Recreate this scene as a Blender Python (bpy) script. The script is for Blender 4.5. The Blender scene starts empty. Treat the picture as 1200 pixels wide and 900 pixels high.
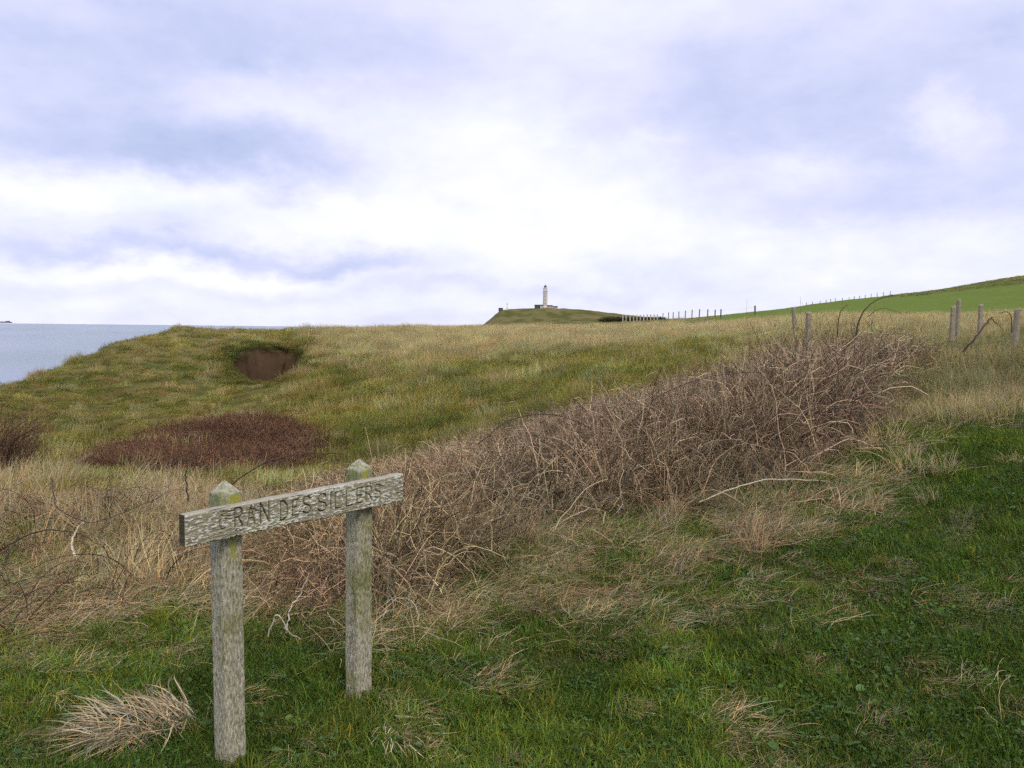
import bpy, math, random
import numpy as np
from mathutils import Matrix, Vector

random.seed(7)
RNG = np.random.default_rng(11)
SC = bpy.context.scene
COL = SC.collection

# ------------------------------------------------------------------ camera
F = 924.0                     # focal length in pixels of the 1200 x 900 photograph
EYE = 1.6
PITCH = math.radians(4.25)
ROLL = math.radians(0.72)
cam_d = bpy.data.cameras.new('camera')
cam = bpy.data.objects.new('camera', cam_d)
COL.objects.link(cam)
cam_d.sensor_width = 36.0
cam_d.lens = 36.0 * F / 1200.0
cam_d.clip_start = 0.05
cam_d.clip_end = 90000.0
CAM_R = Matrix.Rotation(math.radians(90) - PITCH, 3, 'X') @ Matrix.Rotation(ROLL, 3, 'Z')
cam.matrix_world = Matrix.Translation((0, 0, EYE)) @ CAM_R.to_4x4()
SC.camera = cam
CR = np.array(CAM_R)

def ray(px, py):
    """direction (world, forward y = 1) through a pixel of the 1200x900 photograph"""
    px = np.asarray(px, float); py = np.asarray(py, float)
    d = np.stack([(px - 600) / F, (450 - py) / F, -np.ones_like(px + py)], -1)
    d = d @ CR.T
    return d / d[..., 1:2]

def at(px, py, depth):
    d = ray(px, py)
    return d * np.asarray(depth, float)[..., None] + np.array([0, 0, EYE])

def project(x, y, z):
    P = np.stack([x, y, z - EYE], -1) @ CR
    w = np.where(np.abs(P[..., 2]) < 1e-6, -1e-6, P[..., 2])
    return 600 - P[..., 0] / w * F, 450 + P[..., 1] / w * F

# ------------------------------------------------------------------ colour management
SC.view_settings.view_transform = 'Standard'
SC.view_settings.look = 'None'
SC.view_settings.exposure = 0.66
SC.view_settings.gamma = 1.0
SC.render.engine = 'CYCLES'
SC.cycles.max_bounces = 4
SC.cycles.diffuse_bounces = 2
SC.cycles.glossy_bounces = 2
SC.cycles.transmission_bounces = 3
SC.cycles.transparent_max_bounces = 4
SC.cycles.use_denoising = False
SC.cycles.debug_use_spatial_splits = True
SC.cycles.sample_clamp_indirect = 2.0
SC.cycles.use_adaptive_sampling = True
SC.cycles.adaptive_threshold = 0.03
SC.cycles.adaptive_min_samples = 16
SC.render.film_transparent = False

# ------------------------------------------------------------------ node helper
class NT:
    def __init__(self, tree):
        self.t = tree; self.n = tree.nodes; self.l = tree.links
    def new(self, kind, **kw):
        nd = self.n.new(kind)
        for k, v in kw.items(): setattr(nd, k, v)
        return nd
    def put(self, sock, v):
        if hasattr(v, 'is_output'): self.l.new(v, sock)
        else: sock.default_value = v
    def math(self, op, a, b=0.0, c=None, clamp=False):
        nd = self.new('ShaderNodeMath', operation=op, use_clamp=clamp)
        self.put(nd.inputs[0], a); self.put(nd.inputs[1], b)
        if c is not None: self.put(nd.inputs[2], c)
        return nd.outputs[0]
    def mixc(self, f, a, b, blend='MIX'):
        nd = self.new('ShaderNodeMix', data_type='RGBA', blend_type=blend)
        self.put(nd.inputs[0], f)
        for i, v in ((6, a), (7, b)):
            self.put(nd.inputs[i], v if hasattr(v, 'is_output') else (*v, 1.0)[:4])
        return nd.outputs[2]
    def noise(self, vec, scale, detail=4.0, rough=0.55, dist=0.0, out=0, dims='3D'):
        nd = self.new('ShaderNodeTexNoise', noise_dimensions=dims)
        self.put(nd.inputs['Vector'], vec); nd.inputs['Scale'].default_value = scale
        nd.inputs['Detail'].default_value = detail; nd.inputs['Roughness'].default_value = rough
        nd.inputs['Distortion'].default_value = dist
        return nd.outputs[out]
    def ramp(self, f, stops):
        nd = self.new('ShaderNodeValToRGB')
        e = nd.color_ramp.elements
        while len(e) < len(stops): e.new(0.5)
        for k, (p, c) in enumerate(stops):
            e[k].position = p; e[k].color = (*c, 1.0)[:4] if len(c) == 3 else c
        self.put(nd.inputs[0], f)
        return nd.outputs[0]
    def smooth(self, v, lo, hi, a=0.0, b=1.0):
        nd = self.new('ShaderNodeMapRange', interpolation_type='SMOOTHSTEP')
        self.put(nd.inputs[0], v)
        for i, q in zip((1, 2, 3, 4), (lo, hi, a, b)): nd.inputs[i].default_value = q
        return nd.outputs[0]
    def scalev(self, vec, s, loc=(0, 0, 0)):
        nd = self.new('ShaderNodeMapping')
        self.put(nd.inputs[0], vec); nd.inputs['Scale'].default_value = s; nd.inputs['Location'].default_value = loc
        return nd.outputs[0]

# ------------------------------------------------------------------ sky and sun
SUN_EL, SUN_AZ = math.radians(48), math.radians(152)     # azimuth measured from +Y towards +X
world = bpy.data.worlds.new('World'); SC.world = world
world.use_nodes = True
world.cycles.sampling_method = 'NONE'        # even overcast sky: sampled by the bounces themselves
W = NT(world.node_tree)
W.n.clear()
wout = W.new('ShaderNodeOutputWorld')
sky = W.new('ShaderNodeTexSky', sky_type='NISHITA')
sky.sun_disc = False
sky.sun_elevation = SUN_EL
sky.sun_rotation = SUN_AZ
bg_sky = W.new('ShaderNodeBackground'); bg_sky.inputs[1].default_value = 0.12
W.l.new(sky.outputs[0], bg_sky.inputs[0])
D = W.new('ShaderNodeTexCoord').outputs['Generated']
sep = W.new('ShaderNodeSeparateXYZ'); W.l.new(D, sep.inputs[0])
dx, dy, dz = sep.outputs
az = W.math('ARCTAN2', dx, dy)
el = W.math('ARCSINE', dz)
inv = W.math('DIVIDE', 1.0, W.math('ADD', W.math('MAXIMUM', dz, 0.0), 0.13))
comb = W.new('ShaderNodeCombineXYZ')
W.l.new(W.math('MULTIPLY', dx, inv), comb.inputs[0]); W.l.new(W.math('MULTIPLY', dy, inv), comb.inputs[1])
P = comb.outputs[0]
n_big = W.noise(W.scalev(P, (0.8, 1.0, 1.0), (3.1, 1.7, 0.0)), 0.75, 2.0, 0.5, dims='2D')
ae = W.new('ShaderNodeCombineXYZ')
W.l.new(az, ae.inputs[0]); W.l.new(el, ae.inputs[1])
AE = ae.outputs[0]
# warp used for the edges of the larger cloud masses
w1 = W.noise(W.scalev(AE, (1.0, 1.7, 1.0), (4.2, 1.1, 0.0)), 4.0, 6.0, 0.62, dims='2D')
w2 = W.noise(W.scalev(AE, (1.0, 1.7, 1.0), (9.7, 6.3, 0.0)), 4.5, 6.0, 0.62, dims='2D')
n_mid = W.noise(W.scalev(AE, (1.0, 2.2, 1.0), (2.2, 3.7, 0.0)), 6.5, 6.0, 0.58, dims='2D')
azw = W.math('ADD', az, W.math('MULTIPLY', W.math('SUBTRACT', w1, 0.5), 0.22))
elw = W.math('ADD', el, W.math('MULTIPLY', W.math('SUBTRACT', w2, 0.5), 0.10))
def pix_ae(px, py):
    d = ray(px, py); d = d / np.linalg.norm(d)
    return math.atan2(d[0], d[1]), math.asin(d[2])
# cloud masses: pixel centre, pixel half sizes, brightness (+) or darkness (-)
BLOBS = [(90, 90, 210, 110, -0.30), (300, 40, 200, 60, -0.20), (60, 10, 90, 40, 0.10), (60, 170, 130, 40, -0.10), (330, 190, 95, 36, -0.36), (200, 175, 90, 30, -0.15), (520, 60, 190, 50, -0.12),
         (330, 120, 80, 22, 0.26), (600, 165, 120, 36, 0.26), (520, 255, 200, 45, 0.24), (170, 222, 120, 22, 0.36), (60, 225, 80, 25, 0.2), (400, 245, 80, 20, 0.15),
         (230, 295, 150, 11, -0.30), (60, 280, 90, 14, -0.10), (420, 306, 65, 15, -0.34), (90, 318, 110, 12, 0.30), (320, 325, 110, 10, 0.25), (510, 245, 45, 16, -0.20), (480, 335, 90, 8, -0.12),
         (860, 125, 160, 70, -0.34), (780, 160, 100, 40, -0.12), (1030, 185, 70, 50, -0.20), (1140, 60, 120, 80, -0.24), (1170, 180, 50, 60, -0.18), (1105, 140, 35, 32, 0.36), (690, 30, 120, 45, 0.10),
         (930, 190, 60, 18, 0.22), (730, 160, 30, 12, 0.10), (700, 250, 110, 30, 0.1), (700, 345, 170, 12, -0.16), (950, 240, 120, 18, -0.10),
         (900, 285, 300, 25, 0.14), (250, 362, 330, 10, 0.10), (1130, 240, 110, 25, -0.10)]
acc = None
for (bx_, by_, rx, ry, amt) in BLOBS:
    a0, e0 = pix_ae(bx_, by_)
    qa = W.math('MULTIPLY', W.math('SUBTRACT', azw, a0), F / rx * 0.95)
    qe = W.math('MULTIPLY', W.math('SUBTRACT', elw, e0), F / ry * 0.95)
    r2 = W.math('MULTIPLY_ADD', qa, qa, W.math('MULTIPLY', qe, qe))
    g = W.math('MULTIPLY', W.math('EXPONENT', W.math('MULTIPLY', r2, -1.0)), amt * 1.1)
    acc = g if acc is None else W.math('ADD', acc, g)
v = W.math('MULTIPLY_ADD', W.math('SUBTRACT', n_big, 0.5), 0.28, 0.62)
v = W.math('MULTIPLY_ADD', W.math('SUBTRACT', n_mid, 0.5), 0.40, v)
n_fine = W.noise(W.scalev(AE, (1.0, 1.9, 1.0), (5.2, 8.7, 0.0)), 19.0, 5.0, 0.6, dims='2D')
v = W.math('MULTIPLY_ADD', W.math('SUBTRACT', n_fine, 0.5), 0.14, v)
n_bil = W.noise(W.scalev(AE, (1.0, 2.0, 1.0), (6.1, 2.4, 0.0)), 9.0, 4.0, 0.55, dims='2D')
bil = W.math('ABSOLUTE', W.math('MULTIPLY_ADD', n_bil, 2.0, -1.0))
lowband = W.smooth(el, 0.05, 0.42, 1.0, 0.25)
v = W.math('ADD', v, W.math('MULTIPLY', W.math('MULTIPLY', W.math('SUBTRACT', bil, 0.17), 0.24), lowband))
v = W.math('ADD', v, acc)
cloud = W.ramp(v, [(0.0, (0.48, 0.55, 0.82)), (0.22, (0.60, 0.65, 0.92)), (0.46, (0.745, 0.765, 0.985)), (0.72, (0.885, 0.90, 1.0)), (0.95, (1.0, 1.0, 1.0))])
bg_cl = W.new('ShaderNodeBackground'); bg_cl.inputs[1].default_value = 0.66
W.l.new(cloud, bg_cl.inputs[0])
cover = W.smooth(W.math('MULTIPLY_ADD', n_mid, 0.6, W.math('MULTIPLY', n_big, 0.4)), 0.26, 0.42, 0.86, 0.97)
mx = W.new('ShaderNodeMixShader')
W.l.new(cover, mx.inputs[0]); W.l.new(bg_sky.outputs[0], mx.inputs[1]); W.l.new(bg_cl.outputs[0], mx.inputs[2])
W.l.new(mx.outputs[0], wout.inputs[0])

sun_d = bpy.data.lights.new('sun', 'SUN'); sun = bpy.data.objects.new('sun', sun_d); COL.objects.link(sun)
sun_d.energy = 1.5; sun_d.angle = math.radians(18); sun_d.color = (1.0, 0.90, 0.74)
sd = Vector((math.sin(SUN_AZ) * math.cos(SUN_EL), math.cos(SUN_AZ) * math.cos(SUN_EL), math.sin(SUN_EL)))
sun.rotation_euler = sd.to_track_quat('Z', 'Y').to_euler()
sun.location = (0, 0, 60)

# ------------------------------------------------------------------ numpy noise
_perm = RNG.permutation(512)
_grad = RNG.uniform(-1, 1, (512, 2)); _grad /= np.linalg.norm(_grad, axis=1)[:, None]
def pnoise(x, y):
    x = np.asarray(x, float); y = np.asarray(y, float)
    xi = np.floor(x).astype(int); yi = np.floor(y).astype(int)
    xf = x - xi; yf = y - yi
    def g(ix, iy, fx, fy):
        h = _perm[(_perm[ix & 511] + iy) & 511]
        return _grad[h, 0] * fx + _grad[h, 1] * fy
    u = xf ** 3 * (xf * (xf * 6 - 15) + 10); w = yf ** 3 * (yf * (yf * 6 - 15) + 10)
    a = g(xi, yi, xf, yf); b = g(xi + 1, yi, xf - 1, yf)
    c = g(xi, yi + 1, xf, yf - 1); d = g(xi + 1, yi + 1, xf - 1, yf - 1)
    return 1.5 * ((a + (b - a) * u) * (1 - w) + (c + (d - c) * u) * w)
def fbm(x, y, o=4, p=0.5):
    s = 0; a = 1.0; f = 1.0; t = 0
    for k in range(o):
        s = s + a * pnoise(x * f + 17.3 * k, y * f - 9.7 * k); t += a; a *= p; f *= 2.03
    return s / t
def sstep(v, lo, hi):
    t = np.clip((v - lo) / (hi - lo), 0, 1); return t * t * (3 - 2 * t)
def in_poly(px, py, poly):
    c = np.zeros(np.shape(px), bool)
    n = len(poly)
    for i in range(n):
        x1, y1 = poly[i]; x2, y2 = poly[(i + 1) % n]
        if y1 == y2: continue
        c ^= ((y1 > py) != (y2 > py)) & (px < (x2 - x1) * (py - y1) / (y2 - y1) + x1)
    return c

# ------------------------------------------------------------------ terrain height
CP = []                                  # control points: world x, y, z
def cpp(px, py, d): CP.append(tuple(at(px, py, d)))
def cpz(px, d, z):
    q = ray(px, 430.0); CP.append((q[0] * d, d, z))
for px in (0, 300, 600, 900): cpz(px, 2.87, 0.0)
cpz(1200, 2.6, 0.07)
for px, d, z in ((0, 4.1, -.05), (300, 4.05, 0), (600, 4.0, 0), (900, 3.9, .03), (1200, 3.5, .16),
                 (0, 5.8, -.12), (300, 5.8, -.08), (600, 5.6, .02), (900, 5.2, .1), (1200, 4.6, .3),
                 (0, 8.6, -.32), (200, 8.8, -.34), (450, 8.0, -.12), (600, 7.5, .05), (900, 6.8, .2), (1200, 5.8, .45),
                 (0, 11.5, -.65), (60, 13.6, -.8), (160, 13.2, -.75), (320, 11.0, -.55), (450, 11.5, -.5), (600, 12.0, -.25), (720, 9.5, .22), (1000, 10.0, .62), (850, 8.6, .38),
                 (1060, 9.5, .6), (1200, 8.0, .72), (1200, 10.5, .9), (1190, 13, 1.02), (1117, 15, 1.06), (1124, 18.5, 1.25), (1150, 17, 1.2),
                 (948, 15, .92), (933, 24, 1.3), (1007, 30, 1.7), (820, 13, .5), (1007, 20, 1.15)):
    cpz(px, d, z)
for px, py, d in ((600, 470, 16), (600, 430, 22), (600, 402, 32), (600, 390, 48),
                  (700, 447, 15.5), (700, 420, 21), (700, 400, 31), (700, 389, 50),
                  (800, 425, 17), (800, 403, 26), (800, 390, 45), (800, 377, 92), (770, 377, 125), (740, 378, 140),
                  (850, 374, 85), (850, 372, 120), (900, 398, 22), (900, 372, 75), (885, 369, 60),
                  (100, 500, 18), (100, 470, 22), (100, 430, 27), (100, 413, 30), (0, 500, 17), (0, 470, 21), (0, 446, 24),
                  (215, 382, 36), (180, 394, 33), (140, 404, 31), (50, 430, 27), (260, 391, 37), (250, 395, 35),
                  (310, 446, 26), (310, 420, 28.5), (310, 404, 31), (310, 392, 38), (250, 480, 20.5), (250, 500, 17.5), (250, 545, 12.8),
                  (400, 390, 46), (400, 430, 25), (400, 470, 19.5), (400, 500, 16), (450, 480, 18), (450, 430, 24.5), (450, 392, 45),
                  (520, 388, 60), (520, 450, 19), (180, 440, 25.5), (180, 480, 20),
                  (1000, 368, 60), (1000, 360, 110), (1000, 350, 205), (1200, 385, 25), (1200, 374, 40), (1200, 352, 100), (1200, 336, 165), (1200, 322, 240),
                  (1100, 378, 35), (1100, 366, 60), (1100, 351, 140), (1100, 340, 240), (1045, 347, 215), (930, 361, 180), (880, 367, 150), (850, 371, 140),
                  (950, 372, 50), (1050, 372, 45),
                  (600, 386, 120), (600, 386, 260), (600, 384, 600), (680, 382, 260), (700, 379, 500), (700, 375, 900), (620, 378, 1000),
                  (770, 380, 300), (800, 380, 600),
                  (586, 363, 1350), (600, 362, 1350), (640, 360, 1350), (680, 362.5, 1350), (725, 368, 1350), (765, 373, 1350), (810, 376, 1400), (640, 372, 1180), (560, 380, 1350),
                  (560, 386, 800), (900, 378, 600), (1000, 372, 700), (1200, 350, 800), (1200, 345, 1500), (900, 378, 1500), (640, 366, 1600), (640, 374, 2300), (1000, 374, 2300)):
    cpp(px, py, d)
for azd, r, z in ((-70, 3, -.02), (70, 3, .25), (180, 3, 0), (-120, 3, 0), (120, 3, .15), (-75, 9, -.5), (75, 9, .9), (180, 10, .2), (-60, 14, -1.0), (60, 14, 1.6),
                  (60, 40, 5), (60, 150, 16), (60, 600, 30), (120, 40, 6), (120, 300, 22), (180, 50, 3), (180, 400, 10), (-60, 25, -2), (-120, 20, -1), (-120, 80, -8)):
    CP.append((r * math.sin(math.radians(azd)), r * math.cos(math.radians(azd)), z))
CP = np.array(CP)
def _ue(x, y):
    r = np.hypot(x, y)
    a = np.arctan2(x, y); lr = np.log(r + 1.0)
    return np.stack([np.sin(a) * 1.6 * np.minimum(lr, 3.2) , np.cos(a) * 1.6 * np.minimum(lr, 3.2), lr * 1.6], -1)
_A = _ue(CP[:, 0], CP[:, 1])
_V = CP[:, 2] / (np.hypot(CP[:, 0], CP[:, 1]) + 6.0)
def _k(r): return r
_M = _k(np.linalg.norm(_A[:, None] - _A[None], axis=-1))
_n = len(CP)
_K = np.zeros((_n + 4, _n + 4))
_K[:_n, :_n] = _M + np.eye(_n) * -0.02
_K[:_n, _n] = 1; _K[_n, :_n] = 1
_K[:_n, _n + 1:] = _A * 1; _K[_n + 1:, :_n] = _A.T
_Wt = np.linalg.lstsq(_K, np.concatenate([_V, np.zeros(4)]), rcond=None)[0]
COAST = np.array([(-26, -200), (-18, -40), (-16.5, 0), (-16.0, 12), (-15.2, 22), (-15.6, 32), (-15.2, 38), (-11.5, 47), (-7, 62), (-5, 82), (2, 130), (16, 260), (36, 450),
                  (24, 800), (-20, 1150), (-24, 1300), (-22, 1420), (10, 1700), (80, 2300), (300, 4000)], float)
def coast_dist(x, y):
    best = np.full(np.shape(x), 1e9); sg = np.ones(np.shape(x))
    for (x1, y1), (x2, y2) in zip(COAST[:-1], COAST[1:]):
        ex, ey = x2 - x1, y2 - y1; L2 = ex * ex + ey * ey
        t = np.clip(((x - x1) * ex + (y - y1) * ey) / L2, 0, 1)
        qx, qy = x - (x1 + t * ex), y - (y1 + t * ey)
        d = np.hypot(qx, qy); s = np.sign(ex * (-qy) + ey * qx)
        m = d < best
        best = np.where(m, d, best); sg = np.where(m, s, sg)
    return best * np.where(sg == 0, 1, sg)
# the scrape in the far slope
HOLE = [(268, 431), (271, 418), (278, 413), (300, 412), (318, 409), (336, 409), (350, 413), (353, 419), (347, 428), (330, 437), (318, 447), (300, 447), (288, 441), (278, 438)]
def base_height(x, y):
    x = np.asarray(x, float); y = np.asarray(y, float)
    shp = x.shape
    xf, yf = x.ravel(), y.ravel()
    out = np.empty(xf.size)
    for i in range(0, xf.size, 20000):
        q = _ue(xf[i:i + 20000], yf[i:i + 20000])
        d = np.linalg.norm(q[:, None] - _A[None], axis=-1)
        out[i:i + 20000] = _k(d) @ _Wt[:_n] + _Wt[_n] + q @ _Wt[_n + 1:]
    r = np.hypot(xf, yf)
    z = out * (r + 6.0)
    z = z + fbm(xf * 0.9, yf * 0.9, 3) * 0.05 * sstep(r, 0, 5) + fbm(xf * 0.28 + 5, yf * 0.28, 3) * 0.16 * sstep(r, 7, 22) * (1 - sstep(r, 50, 100) * .5)
    z = z + fbm(xf * 0.05, yf * 0.05, 3) * 0.5 * sstep(r, 90, 200) * np.minimum(r / 300, 4)
    d = coast_dist(xf, yf) + fbm(xf * .15, yf * .15, 3) * np.clip(r / 60, .6, 6)
    far = sstep(r, 150, 600)
    drop = np.where(d < 0, -d * (0.75 - 0.42 * far) + np.clip(-d - (9 + 60 * far), 0, None) * 3.0, 0)
    z = z - drop
    return np.maximum(z, -80.0).reshape(shp)
def hole_depth(x, y, z, raw=False):
    """0 outside the scrape, 1 on its floor"""
    px, py = project(x, y, z)
    px = px + fbm(x * .7, y * .7, 2) * 5; py = py + fbm(x * .7 + 9, y * .7, 2) * 5
    cx = 310 + (py - 428) * -.35
    m = 1 - (np.abs(px - cx) / np.interp(py, [405, 412, 430, 447], [47, 48, 42, 20])) ** 2.6 - (np.abs(py - 428) / 19.0) ** 4
    if raw: return np.where((y > 20) & (y < 40), m, -9.0)
    return np.where((y > 20) & (y < 40), sstep(m, -.03, .38), 0.0)
def hole_mask(x, y, z): return hole_depth(x, y, z) > .05
def height(x, y):
    x = np.asarray(x, float); y = np.asarray(y, float)
    z = base_height(x, y)
    m = hole_depth(x, y, z)
    if np.any(m > 0):
        fl = at(310, 449, 26.0)[2] - 0.6
        z = z + np.minimum(fl + (y - 26.0) * 0.06 + 0.10 * fbm(x * 1.5, y * 1.5, 2) - z, 0) * m
    return z

# ------------------------------------------------------------------ mesh helpers
def mesh_np(name, verts, faces, smooth=False):
    """verts (N,3); faces: (M,3) or (M,4) arrays"""
    me = bpy.data.meshes.new(name)
    verts = np.asarray(verts, np.float32); faces = np.asarray(faces, np.int32)
    k = faces.shape[1]
    me.vertices.add(len(verts)); me.vertices.foreach_set('co', verts.ravel())
    me.loops.add(faces.size); me.loops.foreach_set('vertex_index', faces.ravel())
    me.polygons.add(len(faces)); me.polygons.foreach_set('loop_start', np.arange(0, faces.size, k, dtype=np.int32))
    me.update(calc_edges=True); me.validate()
    me.polygons.foreach_set('use_smooth', np.full(len(me.polygons), smooth))
    return me
def set_col(me, name, rgb):
    a = me.attributes.new(name, 'FLOAT_COLOR', 'POINT')
    c = np.ones((len(me.vertices), 4), np.float32); c[:, :3] = rgb
    a.data.foreach_set('color', c.ravel())
def obj(name, me, mat=None, parent=None, loc=None):
    o = bpy.data.objects.new(name, me); COL.objects.link(o)
    if mat is not None and not me.materials: me.materials.append(mat)
    if parent is not None: o.parent = parent
    if loc is not None: o.location = loc
    return o
def tag(o, label=None, cat=None, group=None, kind=None):
    if label: o['label'] = label
    if cat: o['category'] = cat
    if group: o['group'] = group
    if kind: o['kind'] = kind
    return o
def empty(name, loc=(0, 0, 0), rz=0.0):
    o = bpy.data.objects.new(name, None); COL.objects.link(o)
    o.location = loc; o.rotation_euler = (0, 0, rz); o.empty_display_size = 0.1
    return o
class MB:
    def __init__(self): self.v = []; self.f = []
    def add(self, vs, fs):
        b = len(self.v); self.v += [tuple(q) for q in vs]; self.f += [tuple(b + i for i in f) for f in fs]; return self
    def box(self, x0, x1, y0, y1, z0, z1):
        return self.add([(x, y, z) for z in (z0, z1) for y in (y0, y1) for x in (x0, x1)],
                        [(0, 2, 3, 1), (4, 5, 7, 6), (0, 1, 5, 4), (2, 6, 7, 3), (0, 4, 6, 2), (1, 3, 7, 5)])
    def lathe(self, prof, n=12, cx=0, cy=0, ph=0.0):
        vs = [(cx + r * math.cos(2 * math.pi * (k + ph) / n), cy + r * math.sin(2 * math.pi * (k + ph) / n), z) for r, z in prof for k in range(n)]
        fs = [(i * n + k, i * n + (k + 1) % n, (i + 1) * n + (k + 1) % n, (i + 1) * n + k) for i in range(len(prof) - 1) for k in range(n)]
        fs += [tuple(range(n))[::-1], tuple((len(prof) - 1) * n + k for k in range(n))]
        return self.add(vs, fs)
    def mesh(self, name):
        me = bpy.data.meshes.new(name); me.from_pydata(self.v, [], self.f); me.update(); return me
    def build(self, name, mat, parent=None): return obj(name, self.mesh(name), mat, parent)
def tube_arrays(pts, rad, sides=5, closed_ends=True):
    pts = np.asarray(pts, float); n = len(pts)
    rad = np.broadcast_to(np.asarray(rad, float), (n,))
    tan = np.gradient(pts, axis=0); tan /= np.linalg.norm(tan, axis=1)[:, None] + 1e-9
    ref = np.array([0.31, 0.52, 0.79]); a = np.cross(tan, ref); a /= np.linalg.norm(a, axis=1)[:, None] + 1e-9
    b = np.cross(tan, a)
    th = np.arange(sides) * 2 * math.pi / sides
    V = (pts[:, None] + rad[:, None, None] * (np.cos(th)[None, :, None] * a[:, None] + np.sin(th)[None, :, None] * b[:, None])).reshape(-1, 3)
    i = np.arange(n - 1)[:, None]; k = np.arange(sides)[None]
    k2 = (k + 1) % sides
    Fq = np.stack([i * sides + k, i * sides + k2, (i + 1) * sides + k2, (i + 1) * sides + k], -1).reshape(-1, 4)
    return V, Fq
def spline(pts, n):
    """Catmull-Rom through pts"""
    p = np.asarray(pts, float); p = np.vstack([2 * p[0] - p[1], p, 2 * p[-1] - p[-2]])
    t = np.linspace(0, len(p) - 3 - 1e-6, n); i = t.astype(int); u = (t - i)[:, None]
    a, b, c, d = p[i], p[i + 1], p[i + 2], p[i + 3]
    return 0.5 * ((2 * b) + (-a + c) * u + (2 * a - 5 * b + 4 * c - d) * u ** 2 + (-a + 3 * b - 3 * c + d) * u ** 3)

# ------------------------------------------------------------------ materials
def material(name):
    m = bpy.data.materials.new(name); m.use_nodes = True
    t = NT(m.node_tree); t.n.clear()
    out = t.new('ShaderNodeOutputMaterial'); b = t.new('ShaderNodeBsdfPrincipled')
    t.l.new(b.outputs[0], out.inputs[0])
    b.inputs['Specular IOR Level'].default_value = 0.25
    return m, t, b, out
def attr(t, name, kind='GEOMETRY'):
    return t.new('ShaderNodeAttribute', attribute_name=name, attribute_type=kind).outputs['Color']
def objco(t): return t.new('ShaderNodeTexCoord').outputs['Object']
def bump(t, b, h, dist, strength=1.0):
    nd = t.new('ShaderNodeBump'); nd.inputs['Distance'].default_value = dist; nd.inputs['Strength'].default_value = strength
    t.l.new(h, nd.inputs['Height']); t.l.new(nd.outputs[0], b.inputs['Normal'])

def mat_ground():
    m, t, b, o = material('turf_soil')
    c = attr(t, 'gcol'); p = objco(t)
    n1 = t.noise(p, 2.2, 6, .6); n2 = t.noise(p, 19, 5, .65); n3 = t.noise(p, 90, 3, .6)
    k = t.math('MULTIPLY', t.math('MULTIPLY_ADD', n1, .9, .55), t.math('MULTIPLY', t.math('MULTIPLY_ADD', n2, .7, .65), t.math('MULTIPLY_ADD', n3, .5, .75)))
    nd = t.new('ShaderNodeVectorMath', operation='SCALE'); t.l.new(c, nd.inputs[0]); t.l.new(k, nd.inputs['Scale'])
    t.l.new(nd.outputs[0], b.inputs['Base Color'])
    b.inputs['Roughness'].default_value = 1.0; b.inputs['Specular IOR Level'].default_value = 0.0
    bump(t, b, t.math('MULTIPLY_ADD', n3, .3, n2), .03, .5)
    return m
def mat_veg(name, trans=.3, rough=.65, spec=.1):
    m, t, b, o = material(name)
    c = t.mixc(1.0, attr(t, 'col', 'INSTANCER'), attr(t, 'bc'), 'MULTIPLY')
    t.l.new(c, b.inputs['Base Color'])
    b.inputs['Roughness'].default_value = rough; b.inputs['Specular IOR Level'].default_value = spec
    if trans:
        tr = t.new('ShaderNodeBsdfTranslucent'); t.l.new(c, tr.inputs[0])
        mxs = t.new('ShaderNodeMixShader'); mxs.inputs[0].default_value = trans
        t.l.new(b.outputs[0], mxs.inputs[1]); t.l.new(tr.outputs[0], mxs.inputs[2]); t.l.new(mxs.outputs[0], o.inputs[0])
    return m
def mat_plain(name, col, rough=.8, var=.35, scale=6.0, spec=.2, bmp=0.0):
    m, t, b, o = material(name)
    n = t.noise(objco(t), scale, 6, .6)
    c = t.mixc(n, tuple(q * (1 - var) for q in col), tuple(q * (1 + var) for q in col))
    t.l.new(c, b.inputs['Base Color']); b.inputs['Roughness'].default_value = rough; b.inputs['Specular IOR Level'].default_value = spec
    if bmp: bump(t, b, n, bmp)
    return m
def mat_sea():
    m, t, b, o = material('sea_water')
    g = t.new('ShaderNodeNewGeometry').outputs['Position']
    n1 = t.noise(t.scalev(g, (.004, .0016, 0)), 1.0, 5, .6); n2 = t.noise(t.scalev(g, (.05, .02, 0)), 1.0, 6, .65)
    n3 = t.noise(t.scalev(g, (.0016, .0009, 0)), 1.0, 4, .5)
    c = t.mixc(t.smooth(n3, .35, .65), (.075, .135, .19), (.14, .19, .30))
    cap = t.smooth(n2, .70, .76)
    c = t.mixc(cap, c, (.75, .78, .8))
    t.l.new(c, b.inputs['Base Color'])
    b.inputs['IOR'].default_value = 1.33; b.inputs['Specular IOR Level'].default_value = .5
    b.inputs['Roughness'].default_value = .25
    bump(t, b, t.math('MULTIPLY_ADD', n1, 4.0, n2), 1.5, .4)
    return m
def mat_post(name, green, vc=None):
    m, t, b, o = material(name)
    p = objco(t)
    g1 = t.noise(t.scalev(p, (135, 135, 48)), 1.0, 6, .7); g2 = t.noise(t.scalev(p, (60, 60, 24)), 1.0, 5, .65)
    big = t.noise(t.scalev(p, (5, 5, 3)), 1.0, 4, .6)
    wood = t.ramp(g1, [(.28, (.07, .06, .036)), (.40, (.20, .185, .125)), (.53, (.35, .335, .26)), (.70, (.58, .57, .51))])
    alg = t.ramp(g1, [(.3, (.045, .046, .018)), (.52, (.20, .205, .09)), (.72, (.40, .40, .24))])
    c = t.mixc(t.smooth(big, .60 - green * .22, .74 - green * .15), wood, alg)
    c = t.mixc(t.math('MULTIPLY', t.smooth(g2, .60, .70), .55), c, (.45, .45, .43))
    if vc: c = t.mixc(t.new('ShaderNodeAttribute', attribute_name='lichen').outputs['Fac'], c, attr(t, 'lcol'))
    t.l.new(c, b.inputs['Base Color']); b.inputs['Roughness'].default_value = .9; b.inputs['Specular IOR Level'].default_value = .12
    bump(t, b, g1, .006, .8)
    return m
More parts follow.
